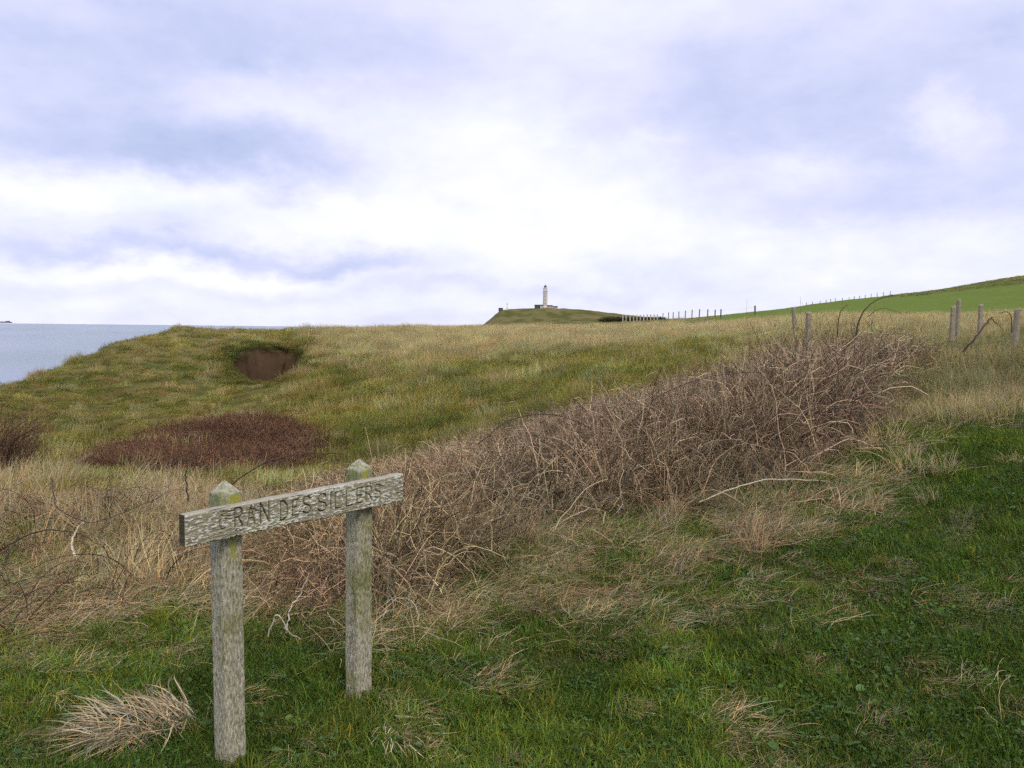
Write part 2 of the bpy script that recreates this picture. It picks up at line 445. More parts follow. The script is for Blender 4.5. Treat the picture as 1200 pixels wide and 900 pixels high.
M_GROUND = mat_ground(); M_SEA = mat_sea()
M_BLADE = mat_veg('grass_blade', .3); M_TWIG = mat_veg('twig_bark', 0.0, .75, .15); M_LEAF = mat_veg('weed_leaf', .2, .45, .3)

# ------------------------------------------------------------------ zones on the ground
BR_FRONT = [(190, 632), (250, 680), (320, 715), (420, 715), (500, 680), (560, 640), (640, 602), (720, 592), (830, 580), (900, 556), (960, 525), (1030, 480), (1080, 440), (1108, 415)]
BR_BACK = [(1110, 400), (1000, 412), (900, 432), (820, 447), (720, 470), (620, 500), (520, 530), (420, 545), (330, 570), (230, 600)]
BRAMBLE = BR_FRONT + BR_BACK
RUST = [(115, 548), (150, 532), (190, 512), (235, 499), (290, 499), (340, 507), (372, 520), (378, 540), (330, 552), (250, 553), (180, 556)]
STRAW_SPOTS = [(690, 705, 70, 22), (760, 735, 60, 18), (560, 812, 40, 14), (640, 772, 30, 14), (840, 700, 70, 18), (740, 600, 120, 50), (600, 660, 60, 45), (520, 745, 60, 16), (890, 640, 60, 14),
               (20, 850, 45, 25), (40, 790, 70, 18), (470, 860, 40, 16), (890, 870, 40, 20), (960, 690, 30, 12), (1100, 700, 40, 16), (180, 770, 60, 12),
               (400, 860, 26, 10), (250, 720, 60, 20), (60, 690, 90, 50), (150, 640, 110, 60), (1010, 600, 30, 10), (1080, 480, 60, 30), (1010, 560, 70, 22), (900, 560, 80, 40)]
def zone_info(x, y, z):
    px, py = project(x, y, z)
    n1 = fbm(x * .9, y * .9, 3); n2 = fbm(x * 2.7 + 31, y * 2.7, 3)
    jx = px + n1 * 22 + n2 * 14; jy = py + fbm(x * 1.7 + 77, y * 1.7, 3) * 14
    r = np.hypot(x, y)
    straw = np.zeros(np.shape(x))
    for sx, sy, rx, ry in STRAW_SPOTS:
        straw = np.maximum(straw, .62 * np.exp(-((jx - sx) / rx) ** 2 - ((jy - sy) / ry) ** 2) * sstep(n2, -.45, .2))
    # left straw field and the skirt in front of the brambles
    left = in_poly(jx, jy, [(-500, 545), (110, 560), (300, 585), (300, 735), (215, 700), (120, 730), (-10, 772), (-500, 820)])
    skirt = in_poly(jx, jy, [(300, 700), (420, 765), (530, 748), (620, 715), (700, 695), (840, 668), (930, 640), (1000, 605), (1090, 520), (1230, 470), (1500, 440), (1500, 395), (1100, 400), (800, 560), (500, 640)])
    pat = sstep(fbm(x * 1.9 + 13, y * 1.9, 3) + .35 * n1, -.22, .10)
    straw = np.maximum(straw, np.where(left, .50 + .40 * pat, 0)); straw = np.maximum(straw, np.where(skirt, (.14 + .58 * pat) * (1 - .45 * sstep(px, 960, 1080)), 0))
    br = in_poly(jx, jy, BRAMBLE) & (y < 14)
    ru = in_poly(jx, jy, RUST) & (y > 10) & (y < 19)
    return px, py, r, np.clip(straw, 0, 1), br, ru

# ------------------------------------------------------------------ ground sheet
az_f = np.radians(np.concatenate([np.arange(-41, -21.1, .2), np.arange(-21, -13.99, .06), np.arange(-13.9, 41.01, .2)])); az_c = np.radians(np.concatenate([np.arange(44, 180.1, 4), np.arange(-176, -43, 4)]))
AZ = np.concatenate([az_f, az_c])
rr = [0.25]
while rr[-1] < 3200:
    q = rr[-1]
    rr.append(q * (1.02 if q < 2 else 1.011 if q < 24 else 1.0055 if q < 25.4 else 1.0018 if q < 31.5 else 1.011 if q < 60 else 1.02 if q < 900 else 1.012 if q < 1700 else 1.05))
RR = np.array(rr)
GA, GRr = np.meshgrid(AZ, RR)
gx, gy = np.sin(GA) * GRr, np.cos(GA) * GRr
gz = height(gx, gy)
nA, nR = len(AZ), len(RR)
V = np.stack([gx, gy, gz], -1).reshape(-1, 3)
i = np.arange(nR - 1)[:, None]; k = np.arange(nA)[None]; k2 = (k + 1) % nA
Fq = np.stack([i * nA + k, i * nA + k2, (i + 1) * nA + k2, (i + 1) * nA + k], -1).reshape(-1, 4)[:, ::-1]
V = np.vstack([V, [[0, 0, float(height(np.array([0.01]), np.array([0.01]))[0])]]])
me = mesh_np('ground', V, Fq, True)
def ground_colour(x, y, z):
    px, py, r, straw, br, ru = zone_info(x, y, z)
    n = fbm(x * .5, y * .5, 4); n2 = fbm(x * .17 + 40, y * .17, 4)
    c = np.empty(x.shape + (3,))
    c[:] = (.045, .05, .018)
    def lay(m, col): c[:] = c + (np.asarray(col) - c) * np.clip(m, 0, 1)[..., None]
    lay(straw * .8, (.16, .115, .06)); lay(br * .9, (.055, .038, .026)); lay(ru * .9, (.06, .022, .018))
    hill = sstep(r, 10, 16); lay(hill, (.105, .098, .036)); lay(hill * sstep(n, .05, .35) * .8, (.055, .075, .02)); lay(hill * sstep(-n, .1, .4) * .7, (.15, .105, .05))
    crest = sstep(r, 26, 40); lay(crest * .8, (.20, .17, .085))
    fld = sstep(r, 45, 62) * ((px > 780) & (x > 8)); lay(fld, (.12, .165, .045)); lay(fld * sstep(n2, -.1, .35) * .5, (.10, .15, .03))
    fine = fbm(x * .06, y * .5, 3); lay(fld * sstep(fine, 0, .4) * .4, (.17, .19, .065))
    # rough strip along the top of the hill
    band_lo = np.interp(px, [1030, 1060, 1100, 1200, 1400], [345, 347, 343, 333, 318])
    top = (r > 120) & (r < 900) & (px > 1030) & (py < band_lo + n * 3)
    lay(top * .85, (.085, .11, .03)); lay(top * sstep(n2, 0, .25) * .7, (.12, .10, .05))
    cape = sstep(r, 240, 330) * (px < 900)
    nn = fbm(x * .022, y * .006, 4) * 1.0 + fbm(x * .07, y * .02 + 5, 3) * .7; lay(cape, (.13, .125, .05)); lay(cape * sstep(nn, .0, .2) * .85, (.075, .085, .03)); lay(cape * sstep(-nn, .05, .25) * .8, (.17, .135, .075))
    return c
gcol = ground_colour(V[:, 0], V[:, 1], V[:, 2])
nz = np.empty(len(me.vertices) * 3, np.float32)
me.vertex_normals.foreach_get('vector', nz); nz = np.abs(nz.reshape(-1, 3)[:, 2])
rV = np.hypot(V[:, 0], V[:, 1])
cl = ((1 - sstep(nz, .5, .72)) * (rV > 60))[:, None]
gcol = gcol * (1 - cl) + np.array([.42, .39, .33]) * cl
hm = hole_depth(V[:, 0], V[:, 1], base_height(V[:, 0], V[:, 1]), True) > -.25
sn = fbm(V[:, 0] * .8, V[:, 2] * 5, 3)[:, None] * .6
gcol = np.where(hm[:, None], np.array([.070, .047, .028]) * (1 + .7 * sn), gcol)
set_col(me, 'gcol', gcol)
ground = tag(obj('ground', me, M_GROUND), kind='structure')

# ------------------------------------------------------------------ sea, curved like the earth
R_E = 6.371e6; SEA = -65.0
srr = np.concatenate([[12], np.geomspace(30, 36000, 90)])
sa = np.radians(np.arange(0, 360, 2.0))
SA, SR = np.meshgrid(sa, srr)
sv = np.stack([np.sin(SA) * SR, np.cos(SA) * SR, SEA - SR ** 2 / (2 * R_E)], -1).reshape(-1, 3)
ns = len(sa); i = np.arange(len(srr) - 1)[:, None]; k = np.arange(ns)[None]; k2 = (k + 1) % ns
sf = np.stack([i * ns + k, i * ns + k2, (i + 1) * ns + k2, (i + 1) * ns + k], -1).reshape(-1, 4)[:, ::-1]
tag(obj('sea', mesh_np('sea', sv, sf, True), M_SEA), kind='structure')

# ------------------------------------------------------------------ the sign
def board_frame():
    A = np.array([*at(266, 700, 2.76)[:2]]); B = np.array([*at(421, 700, 3.26)[:2]])
    u = (B - A) / np.linalg.norm(B - A)
    return A, B, u, np.array([u[1], -u[0]])
SA_, SB_, SU, SN = board_frame()              # SN points to the viewer's side of the board
POST_W = 0.085
def make_post(name, xy, ztop, zbot, seed, parent, green, lich):
    """square post with a four-sided hipped top, corners worn round, long grain cracks"""
    rg = np.random.default_rng(seed)
    nz_, na = 330, 112
    H = ztop - zbot; cap = 0.042
    th = np.linspace(0, 2 * math.pi, na, endpoint=False)
    hw = POST_W / 2
    c, s = np.cos(th), np.sin(th)
    p = 7.0
    rad = hw / (np.abs(c) ** p + np.abs(s) ** p) ** (1 / p)
    t = np.linspace(0, 1, nz_); zz = zbot + H * t
    capf = np.clip((ztop - zz) / cap, 0, 1)
    sc = np.where(zz > ztop - cap, capf ** .85 * .97 + .015, 1.0)
    per = th / (2 * math.pi) * 4 * POST_W
    PZ, PP = np.meshgrid(zz, per, indexing='ij')
    o1, o2 = rg.uniform(0, 90, 2)
    gr = fbm(PP * 150 + o1, PZ * 9 + o2, 4) ; cr = np.abs(pnoise(PP * 55 + o2, PZ * 3.2 + o1))
    seam = 1 - sstep(np.minimum(PP, 4 * POST_W - PP), 0.0, .01)
    crack = (1 - sstep(cr, 0, .07)) * sstep(pnoise(PP * 14 + 3, PZ * 2.4 + o1), -.05, .35)
    disp = (gr * .0016 - crack * .005 + fbm(PP * 18 + o2, PZ * 14, 3) * .0016) * (1 - seam)
    R = rad[None] * sc[:, None] + disp * np.minimum(sc, 1)[:, None]
    lx = R * c[None]; ly = R * s[None]
    bend = .004 * np.sin(zz * 2.3 + o1)[:, None]
    X = lx + bend; Y = ly
    Vv = np.stack([X, Y, PZ - zbot + fbm(PP * 30, PZ * 30, 2) * .002], -1).reshape(-1, 3)
    i = np.arange(nz_ - 1)[:, None]; k = np.arange(na)[None]; k2 = (k + 1) % na
    Ff = np.stack([i * na + k, i * na + k2, (i + 1) * na + k2, (i + 1) * na + k], -1).reshape(-1, 4)
    me = mesh_np(name, Vv, Ff, True)
    # lichen: local x = along the board, local -y = the viewer's face
    lx_, ly_, lz_ = Vv[:, 0], Vv[:, 1], Vv[:, 2] + zbot
    L = np.zeros(len(Vv)); C = np.zeros((len(Vv), 3)); C[:] = (.30, .29, .03)
    nn = fbm(lx_ * 60 + o1, lz_ * 60, 3) + fbm(lx_ * 160, lz_ * 160 + o2, 2) * .5
    for (cx, cz, rx, rz, amt) in lich:
        m = (ly_ < -hw * .5) * np.exp(-((lx_ - cx) / rx) ** 4 - ((lz_ - cz) / rz) ** 4)
        L = np.maximum(L, amt * .85 * sstep(m + nn * .9, .35, .75))
    # grey-white crust on the hipped top, green tinge just under it
    ncr = fbm(lx_ * 70 + ly_ * 40, lz_ * 70 + o1, 3)
    top = sstep(lz_, ztop - cap - .006, ztop - cap + .01) * sstep(ncr, -.35, .25) * .6
    up = top > L
    C[up] = np.stack([.40 + .14 * ncr[up], .41 + .14 * ncr[up], .36 + .14 * ncr[up]], -1)
    L = np.maximum(L, top)
    grn = sstep(lz_, ztop - .16, ztop - .05) * sstep(fbm(lx_ * 35, lz_ * 30 + o2, 3), -.3, .3) * .55
    g2 = grn > L; C[g2] = (.22, .25, .13); L = np.maximum(L, grn)
    a = me.attributes.new('lichen', 'FLOAT', 'POINT'); a.data.foreach_set('value', L.astype(np.float32))
    set_col(me, 'lcol', np.clip(C, 0, 1))
    o = obj(name, me, mat_post('weathered_post_wood_%d' % seed, green, True), parent)
    return o
sign = empty('wooden_sign', (SA_[0], SA_[1], 0.0), math.atan2(SU[1], SU[0]))
tag(sign, 'weathered grey wooden sign with carved lettering on two lichen-spotted posts', 'sign')
zA = float(at(263, 563, 2.76)[2]); zB = float(at(421, 538, 3.26)[2])
pA = make_post('post', SA_, zA, -.25, 3, sign, .5, [(.012, zA - .062, .03, .016, 1.0), (.0, zA - .23, .014, .05, .8)])
pB = make_post('post', SB_, zB, -.25, 8, sign, .8, [(-.004, zB - .06, .013, .022, 1.0), (.036, zB - .055, .008, .018, .8)])
pA.location = (0, 0, -.25); pB.location = (float(np.linalg.norm(SB_ - SA_)), 0, -.25)
# board in the sign's frame: x along, -y towards the viewer
BT = 0.038                                       # thickness
yF = -(POST_W / 2 + BT)                          # front face
c_, s_ = SU
def board_uv(px, py):
    """board x and world z where the pixel ray meets the board's front plane"""
    d = ray(px, py); o3 = np.array([0, 0, EYE])
    P0 = np.array([*(SA_ + SN * (-yF)), 0.0]); n3 = np.array([*SN, 0.0])
    t = ((P0 - o3) @ n3) / (d @ n3)
    q = o3 + d * t
    return float((q[:2] - SA_) @ SU), float(q[2])
uL, zLt = board_uv(217, 604); _, zLb = board_uv(217, 642)
uR, zRt = board_uv(473, 555); _, zRb = board_uv(473, 587)
print('board', uL, uR, zLt, zLb, zRt, zRb)
LET = {'C': [[(.9, .95), (.55, 1)], [(.05, .55), (0, .25), (.3, 0), (.75, .02)]],
       'R': [[(0, 0), (0, 1), (.65, 1), (.95, .86), (.95, .64), (.65, .5), (0, .5)], [(.5, .5), (1, 0)]],
       'A': [[(0, 0), (.5, 1), (1, 0)], [(.2, .36), (.8, .36)]],
       'N': [[(0, 0), (0, 1), (1, 0), (1, 1)]],
       'D': [[(0, 0), (0, 1), (.55, 1), (1, .72), (1, .28), (.55, 0), (0, 0)]],
       'E': [[(1, 1), (0, 1), (0, 0), (1, 0)], [(0, .52), (.75, .52)]],
       'S': [[(.95, .85), (.7, 1), (.25, 1), (0, .82), (.1, .6), (.85, .42), (1, .2), (.75, 0), (.25, 0), (0, .14)]],
       'I': [[(.5, 0), (.5, 1)]], 'L': [[(0, 1), (0, 0), (1, 0)]]}
TEXT = [('C', 261.5, 600, 619, 8, .5), ('R', 280, 596, 616, 9, 1), ('A', 294.5, 593.5, 614, 9, 1), ('N', 310.5, 589.5, 611, 10, 1), ('D', 333, 588, 608.5, 8, .9),
        ('E', 346.5, 586.5, 603, 7, .75), ('S', 360, 583, 600, 9, .9), ('S', 378, 580, 597.5, 9.5, .9), ('I', 388, 578, 596, 4, 1), ('L', 396.5, 577.5, 594.5, 6.5, .95),
        ('L', 409.5, 575, 592, 7, 1), ('E', 422, 572.5, 588.5, 7, .7), ('R', 432.5, 570.5, 586, 7, .7), ('S', 443, 568.5, 582.5, 7, .6)]
nx, nzb = 860, 120
ug = np.linspace(uL, uR, nx); tg = np.linspace(0, 1, nzb)
U_, T_ = np.meshgrid(ug, tg, indexing='ij')
ub = (U_ - uL) / (uR - uL)
ztop_l = zLt + (zRt - zLt) * ub + fbm(U_ * 9, U_ * 0 + 3.3, 3) * .003
zbot_l = zLb + (zRb - zLb) * ub + fbm(U_ * 11, U_ * 0 + 8.3, 4) * .005
Z_ = zbot_l + (ztop_l - zbot_l) * T_
letd = np.full(U_.shape, 9.0); letw = np.zeros(U_.shape)
for ch, cxp, y1, y2, wpx, amt in TEXT:
    x0, zt = board_uv(cxp - wpx / 2, y1); x1, zb = board_uv(cxp + wpx / 2, y2)
    for pl in LET[ch]:
        pts = [(x0 + (x1 - x0) * a, zb + (zt - zb) * b) for a, b in pl]
        for (ax, ay), (bx, by) in zip(pts[:-1], pts[1:]):
            L2 = (bx - ax) ** 2 + (by - ay) ** 2 + 1e-12
            t = np.clip(((U_ - ax) * (bx - ax) + (Z_ - ay) * (by - ay)) / L2, 0, 1)
            d = np.hypot(U_ - ax - t * (bx - ax), Z_ - ay - t * (by - ay))
            m = d < letd
            letd = np.where(m, d, letd); letw = np.where(m, amt, letw)
wear = fbm(U_ * 40 + 3, Z_ * 70, 3)
groove = (1 - sstep(letd + wear * .0012, .0012, .0034)) * np.clip(letw * 1.15 + wear * .9 * (1.1 - letw), 0, 1)
slant = Z_ - (U_ * .0)
gr = fbm(U_ * 14, slant * 170, 4); fl = fbm(U_ * 44 + slant * 40 + 7, slant * 118 - U_ * 16 + 2, 4, .65); bigp = fbm(U_ * 5 + 2, slant * 13, 3)
crk = (1 - sstep(np.abs(pnoise(U_ * 7 + 1, slant * 62)), 0, .07)) * sstep(pnoise(U_ * 9 + 31, slant * 22), -.05, .3)
flake = sstep(fl + bigp * .30, .0, .2)
flake = flake * (1 - .6 * (1 - sstep(letd, .003, .009)))
edge = np.minimum(np.minimum(ub, 1 - ub) * (uR - uL), np.minimum(T_, 1 - T_) * .135)
rnd = np.clip(1 - edge / .007, 0, 1) ** 2 * .005
holes = np.zeros(U_.shape)
for hx, hy in ((434, 567), (434, 591), (276, 588), (277, 628)):
    a, b = board_uv(hx, hy); holes = np.maximum(holes, 1 - sstep(np.hypot(U_ - a, Z_ - b), .003, .0055))
dep = gr * .0012 + flake * .0018 + fl * .0006 - crk * .006 - groove * .0075 - rnd - holes * .008
Yf = yF - dep
wood = np.array([.24, .225, .155])[None, None] * (1 + .7 * gr[..., None]) + np.zeros(U_.shape + (3,))
alg = sstep(bigp, -.02, .3)[..., None] * (1 - .55 * np.abs(ub - .45)[..., None])
wood = wood * (1 - alg * .75) + np.array([.20, .205, .09]) * (1 + .6 * gr[..., None]) * alg * .75
pal = np.array([.62, .61, .59]) * (1 + .25 * fbm(U_ * 90, Z_ * 90, 2)[..., None])
fm = (flake * np.where(fbm(U_ * 3 + 50, Z_ * 9, 2) > -.35, 1, .35))[..., None] * .9
colb = wood * (1 - fm) + pal * fm
toped = sstep(T_, .93, 1.0)[..., None]; colb = colb * (1 - .7 * toped) + np.array([.42, .40, .36]) * .7 * toped
dk = np.clip(crk * .9 + groove * 1.0 + holes, 0, 1)[..., None]
colb = colb * (1 - .74 * dk) + np.array([.03, .026, .017]) * .74 * dk
front = np.stack([U_, Yf, Z_], -1).reshape(-1, 3)
back = np.stack([U_, np.full(U_.shape, -POST_W / 2 - .001), Z_], -1).reshape(-1, 3)[[*range(0, nzb), *range((nx - 1) * nzb, nx * nzb)]]
i = np.arange(nx - 1)[:, None]; k = np.arange(nzb - 1)[None]
Fb = np.stack([i * nzb + k, (i + 1) * nzb + k, (i + 1) * nzb + k + 1, i * nzb + k + 1], -1).reshape(-1, 4)
# sides: extrude the rim of the front to the back in rows
def strip(idx, rows=5, tone=(.30, .28, .23), own=.3):
    global VB, CB, FB
    base = len(VB); n = len(idx); P0 = front[idx]; P1 = P0.copy(); P1[:, 1] = -POST_W / 2 - .001
    c0 = colb.reshape(-1, 3)[idx]
    for q in range(rows + 1):
        f = q / rows; Pq = P0 * (1 - f) + P1 * f
        VB = np.vstack([VB, Pq]); CB = np.vstack([CB, (c0 * own + np.array(tone) * (1 - own)) * (1 + .25 * fbm(Pq[:, 0] * 30, Pq[:, 1] * 200 + Pq[:, 2] * 90, 2))[:, None]])
    ii = np.arange(rows)[:, None]; kk = np.arange(n - 1)[None]
    FB = np.vstack([FB, np.stack([base + ii * n + kk, base + ii * n + kk + 1, base + (ii + 1) * n + kk + 1, base + (ii + 1) * n + kk], -1).reshape(-1, 4)])
VB, CB, FB = front, colb.reshape(-1, 3), Fb
al = np.arange(nx * nzb).reshape(nx, nzb)
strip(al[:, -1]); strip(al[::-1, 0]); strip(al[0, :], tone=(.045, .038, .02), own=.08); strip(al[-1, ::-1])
nb = len(VB); b4 = np.array([front[al[0, 0]], front[al[-1, 0]], front[al[-1, -1]], front[al[0, -1]]]); b4[:, 1] = -POST_W / 2 - .001
VB = np.vstack([VB, b4]); CB = np.vstack([CB, np.full((4, 3), .2)]); FB = np.vstack([FB, [[nb + 3, nb + 2, nb + 1, nb]]])
bme = mesh_np('board', VB, FB, True); set_col(bme, 'bcol', np.clip(CB, .01, .9))
mB, tB, bB, oB = material('weathered_board_wood')
tB.l.new(attr(tB, 'bcol'), bB.inputs['Base Color']); bB.inputs['Roughness'].default_value = .9; bB.inputs['Specular IOR Level'].default_value = .12
bump(tB, bB, tB.noise(tB.scalev(objco(tB), (40, 200, 260)), 1.0, 4, .6), .003, .6)
obj('board', bme, mB, sign)

# ------------------------------------------------------------------ fences
M_FPOST = mat_plain('fence_post_wood', (.27, .235, .175), .9, .5, 14.0, .1, .01)
M_FDARK = mat_plain('dark_fence_post_wood', (.13, .12, .10), .9, .4, 10.0, .1)
M_WIRE = mat_plain('fence_wire', (.16, .15, .14), .6, .2)
def post_mesh(name, h, r, seed, n=12, rows=10):
    rg = np.random.default_rng(seed); vs = []
    prof = [(r, -.35)] + [(r * (1 + rg.uniform(-.05, .05)), h * q / rows) for q in range(rows)] + [(r * .97, h - .012), (r * .8, h), (r * .2, h + .004)]
    mb = MB(); mb.lathe(prof, n)
    vv = np.array(mb.v); ang = np.arctan2(vv[:, 1], vv[:, 0])
    k = 1 + .07 * np.sin(ang * 3 + seed) + .05 * np.sin(ang * 5 + vv[:, 2] * 2)
    vv[:, 0] *= k; vv[:, 1] *= k; vv[:, 2] += .012 * np.cos(ang + seed) * (vv[:, 2] > h * .9)
    mb.v = [tuple(q) for q in vv]
    return mb.mesh(name)
NEARP = [(1191, 362, 13.0, .05, 2, 'stout pale fence post at the right edge behind the brambles'),
         (1117, 359, 15.0, .047, -1, 'left and nearer of the two overlapping fence posts on the right'),
         (1124, 351, 18.5, .047, 0, 'right and taller of the two overlapping fence posts on the right'),
         (1150, 357, 17.0, .047, 1, 'fence post between the overlapping pair and the right edge'),
         (948, 366, 15.0, .052, 0, 'short pale fence post just above the bramble thicket'),
         (933, 360, 24.0, .055, -5, 'thin fence post leaning left above the bramble thicket')]
for s, (px, py, d, r, tilt, lab) in enumerate(NEARP):
    q = at(px, py, d); g = float(height(np.array([q[0]]), np.array([q[1]]))[0])
    print('post', px, 'height', round(q[2] - g, 2))
    o = obj('fence_post', post_mesh('fence_post', max(.5, q[2] - g), r, s), M_FPOST, None, (q[0] - math.sin(math.radians(tilt)) * .0, q[1], g))
    o.rotation_euler = (0, math.radians(tilt), s * 1.3); tag(o, lab, 'fence post', 'nearby fence posts')
def fence(name, pts, mat, r, label, group, hmin=.9, wires=True):
    """pts: (px, py_top, depth)"""
    P_ = []
    for px, py, d in pts:
        q = at(px, py, d); g = float(height(np.array([q[0]]), np.array([q[1]]))[0]); P_.append((q[0], q[1], g, max(.8, min(1.7, q[2] - g))))
    print(name, [round(p[3], 1) for p in P_])
    root = empty(name, (P_[0][0], P_[0][1], P_[0][2])); tag(root, label, 'fence', group)
    for s, (x, y, g, h) in enumerate(P_):
        o = obj('post', post_mesh('post', h, r, s + 20, 8, 3), mat, root, (x - P_[0][0], y - P_[0][1], g - P_[0][2]))
        o.rotation_euler = (random.uniform(-.04, .04), random.uniform(-.04, .04), s)
    if wires:
        for f in (.45, .85):
            pts3 = [(x - P_[0][0], y - P_[0][1], g + h * f - P_[0][2]) for x, y, g, h in P_]
            v_, f_ = tube_arrays(pts3, .003, 4); obj('wire', mesh_np('wire', v_, f_), M_WIRE, root)
fence('field_fence', [(885, 362.5, 62), (845, 362.3, 78), (838, 363, 83), (829.5, 362.5, 88), (819.5, 362.3, 94), (811, 363, 101), (803, 364, 108), (796, 365, 114), (789, 365.5, 119), (783.5, 366, 124), (777, 367, 130)],
      M_FDARK, .065, 'row of dark fence posts on the skyline left of the green field', 'distant fences')
fence('field_fence', [(730, 369, 128), (734, 369, 128), (738.5, 369, 127), (742.5, 368.8, 127), (746.5, 368.7, 126), (750.5, 368.7, 126), (754.5, 368.6, 125), (758.5, 368.5, 125), (762.5, 368.5, 124), (766.5, 368.5, 124), (770.5, 368.5, 123)],
      mat_plain('pale_fence_post_wood', (.42, .39, .34), .9, .2, 3.0), .09, 'short row of close-set pale posts in front of the dark hedge', 'distant fences', wires=True)
fence('field_fence', [(945, 356.3, 190), (952, 355.6, 190), (961, 354.6, 191), (968, 353.6, 192), (973.5, 352.7, 193), (979, 351.7, 194), (987, 350.2, 195), (995, 348.6, 197), (1001, 347.6, 198), (1007.5, 346.5, 200), (1014, 345.4, 202), (1021, 344.4, 204), (1028, 343, 206), (1035.5, 342.2, 209), (1043.5, 341, 212)],
      M_FDARK, .07, 'thin dark fence posts climbing the crest of the green hill', 'distant fences')

# ------------------------------------------------------------------ lighthouse on the headland
M_STONE = mat_plain('lighthouse_stone', (.56, .53, .51), .85, .1, .5); M_WHITE = mat_plain('lantern_white_paint', (.72, .71, .70), .7, .08, 1.0)
M_DOME = mat_plain('dark_lantern_metal', (.035, .038, .05), .45, .2); M_ROOFD = mat_plain('dark_flat_roof', (.08, .085, .08), .8, .3); M_GLASSD = mat_plain('dark_window_glass', (.03, .035, .045), .2, .2, 3.0, .5)
M_PALEW = mat_plain('pale_render_wall', (.42, .41, .36), .85, .15, .8)
def gz1(x, y): return float(height(np.array([x]), np.array([y]))[0])
LD = 1350.0; k_px = LD / F
lq = at(638.7, 359.5, LD); lz = max(gz1(lq[0], lq[1]), lq[2] - 3)
print('lighthouse ground', gz1(lq[0], lq[1]), 'want', lq[2])
lh = empty('lighthouse', (lq[0], lq[1], lz)); tag(lh, 'tall pale stone lighthouse with dark dome on the far headland', 'lighthouse')
ztip = float(at(638.7, 333, LD)[2]) - lz
h0 = ztip / 38.0
sh = MB(); sh.lathe([(4.6, -4), (4.6, 1.6 * h0), (4.1, 2.4 * h0), (3.75, 3 * h0), (3.45, 26.0 * h0)], 8, ph=.5); shaft = sh.build('tower', M_STONE, lh)
for s in range(8):
    a = 2 * math.pi * (s + .5) / 8
    m = MB(); m.lathe([(.42, 2.5 * h0), (.40, 26.2 * h0)], 6, math.cos(a) * 3.65, math.sin(a) * 3.65); m.build('corner_pilaster', M_STONE, shaft)
MB().lathe([(3.6, 26.0 * h0), (4.3, 26.5 * h0), (4.3, 27.0 * h0), (3.5, 27.02 * h0)], 8, ph=.5).build('cornice', M_STONE, lh)
bel = empty('belvedere', (0, 0, 0)); bel.parent = lh
for s in range(8):
    a = 2 * math.pi * (s + .5) / 8; MB().lathe([(.55, 27.02 * h0), (.55, 30.6 * h0)], 6, math.cos(a) * 3.0, math.sin(a) * 3.0).build('column', M_STONE, bel)
MB().lathe([(3.5, 30.6 * h0), (3.8, 31.0 * h0), (3.8, 31.5 * h0), (2.4, 31.55 * h0)], 8, ph=.5).build('roof_slab', M_STONE, bel)
lan = MB().lathe([(2.3, 31.55 * h0), (2.3, 33.6 * h0), (2.5, 33.7 * h0)], 12).build('lantern_room', M_WHITE, lh)
MB().lathe([(2.32, 32.4 * h0), (2.34, 32.5 * h0), (2.34, 33.3 * h0), (2.32, 33.4 * h0)], 12).build('lantern_glazing', M_GLASSD, lan)
dome = MB().lathe([(2.7, 33.7 * h0), (2.5, 34.3 * h0), (1.7, 35.4 * h0), (.7, 36.2 * h0), (.25, 36.5 * h0)], 12).build('dome', M_DOME, lh)
MB().lathe([(.22, 36.4 * h0), (.10, 38.6 * h0), (.05, 39.6 * h0)], 6).build('finial', M_DOME, dome)
for zz in (6, 12, 18, 23):
    for sx in (-1, 1):
        MB().box(sx * .6 - .2, sx * .6 + .2, -3.72, -3.0, zz * h0, (zz + 1.0) * h0).build('window', M_GLASSD, lh)
def low_building(name, px0, px1, py0, py1, d, label, dep, mat_w, over=.5, roof_h=.8, ground_off=3.0):
    a = at(px0, py1, d); b = at(px1, py0, d); r = empty(name, (a[0], a[1], a[2])); tag(r, label, 'building')
    w = b[0] - a[0]; h = b[2] - a[2]
    wl = MB().box(0, w, 0, dep, -ground_off, h - roof_h).build('wall', mat_w, r)
    MB().box(-over, w + over, -over, dep + over, h - roof_h, h).build('roof', M_ROOFD, r)
    nw = max(1, int(w / 3.4))
    for q in range(nw):
        cx = w * (q + .5) / nw
        MB().box(cx - .6, cx + .6, -.06, .2, (h - roof_h) * .3, (h - roof_h) * .78).build('window', M_GLASSD, r)
    return r
low_building('keeper_house', 633.3, 636.2, 357.0, 359.6, LD - 3, 'small low dark-roofed house against the left foot of the lighthouse', 6, M_PALEW, .3, 1.4)
low_building('annex_canopy', 626.6, 633.0, 357.1, 358.9, LD, 'long flat dark roofed annex left of the lighthouse', 7, M_ROOFD, .6, 1.3, 5)
low_building('keeper_house', 641.3, 647.4, 357.6, 360.2, LD - 3, 'low pale building at the right foot of the lighthouse', 7, M_PALEW, .4, 1.5)
low_building('keeper_house', 648.0, 653.4, 358.7, 361.6, LD - 6, 'low squat dark-roofed house farthest right of the lighthouse', 8, M_PALEW, .4, 1.6)
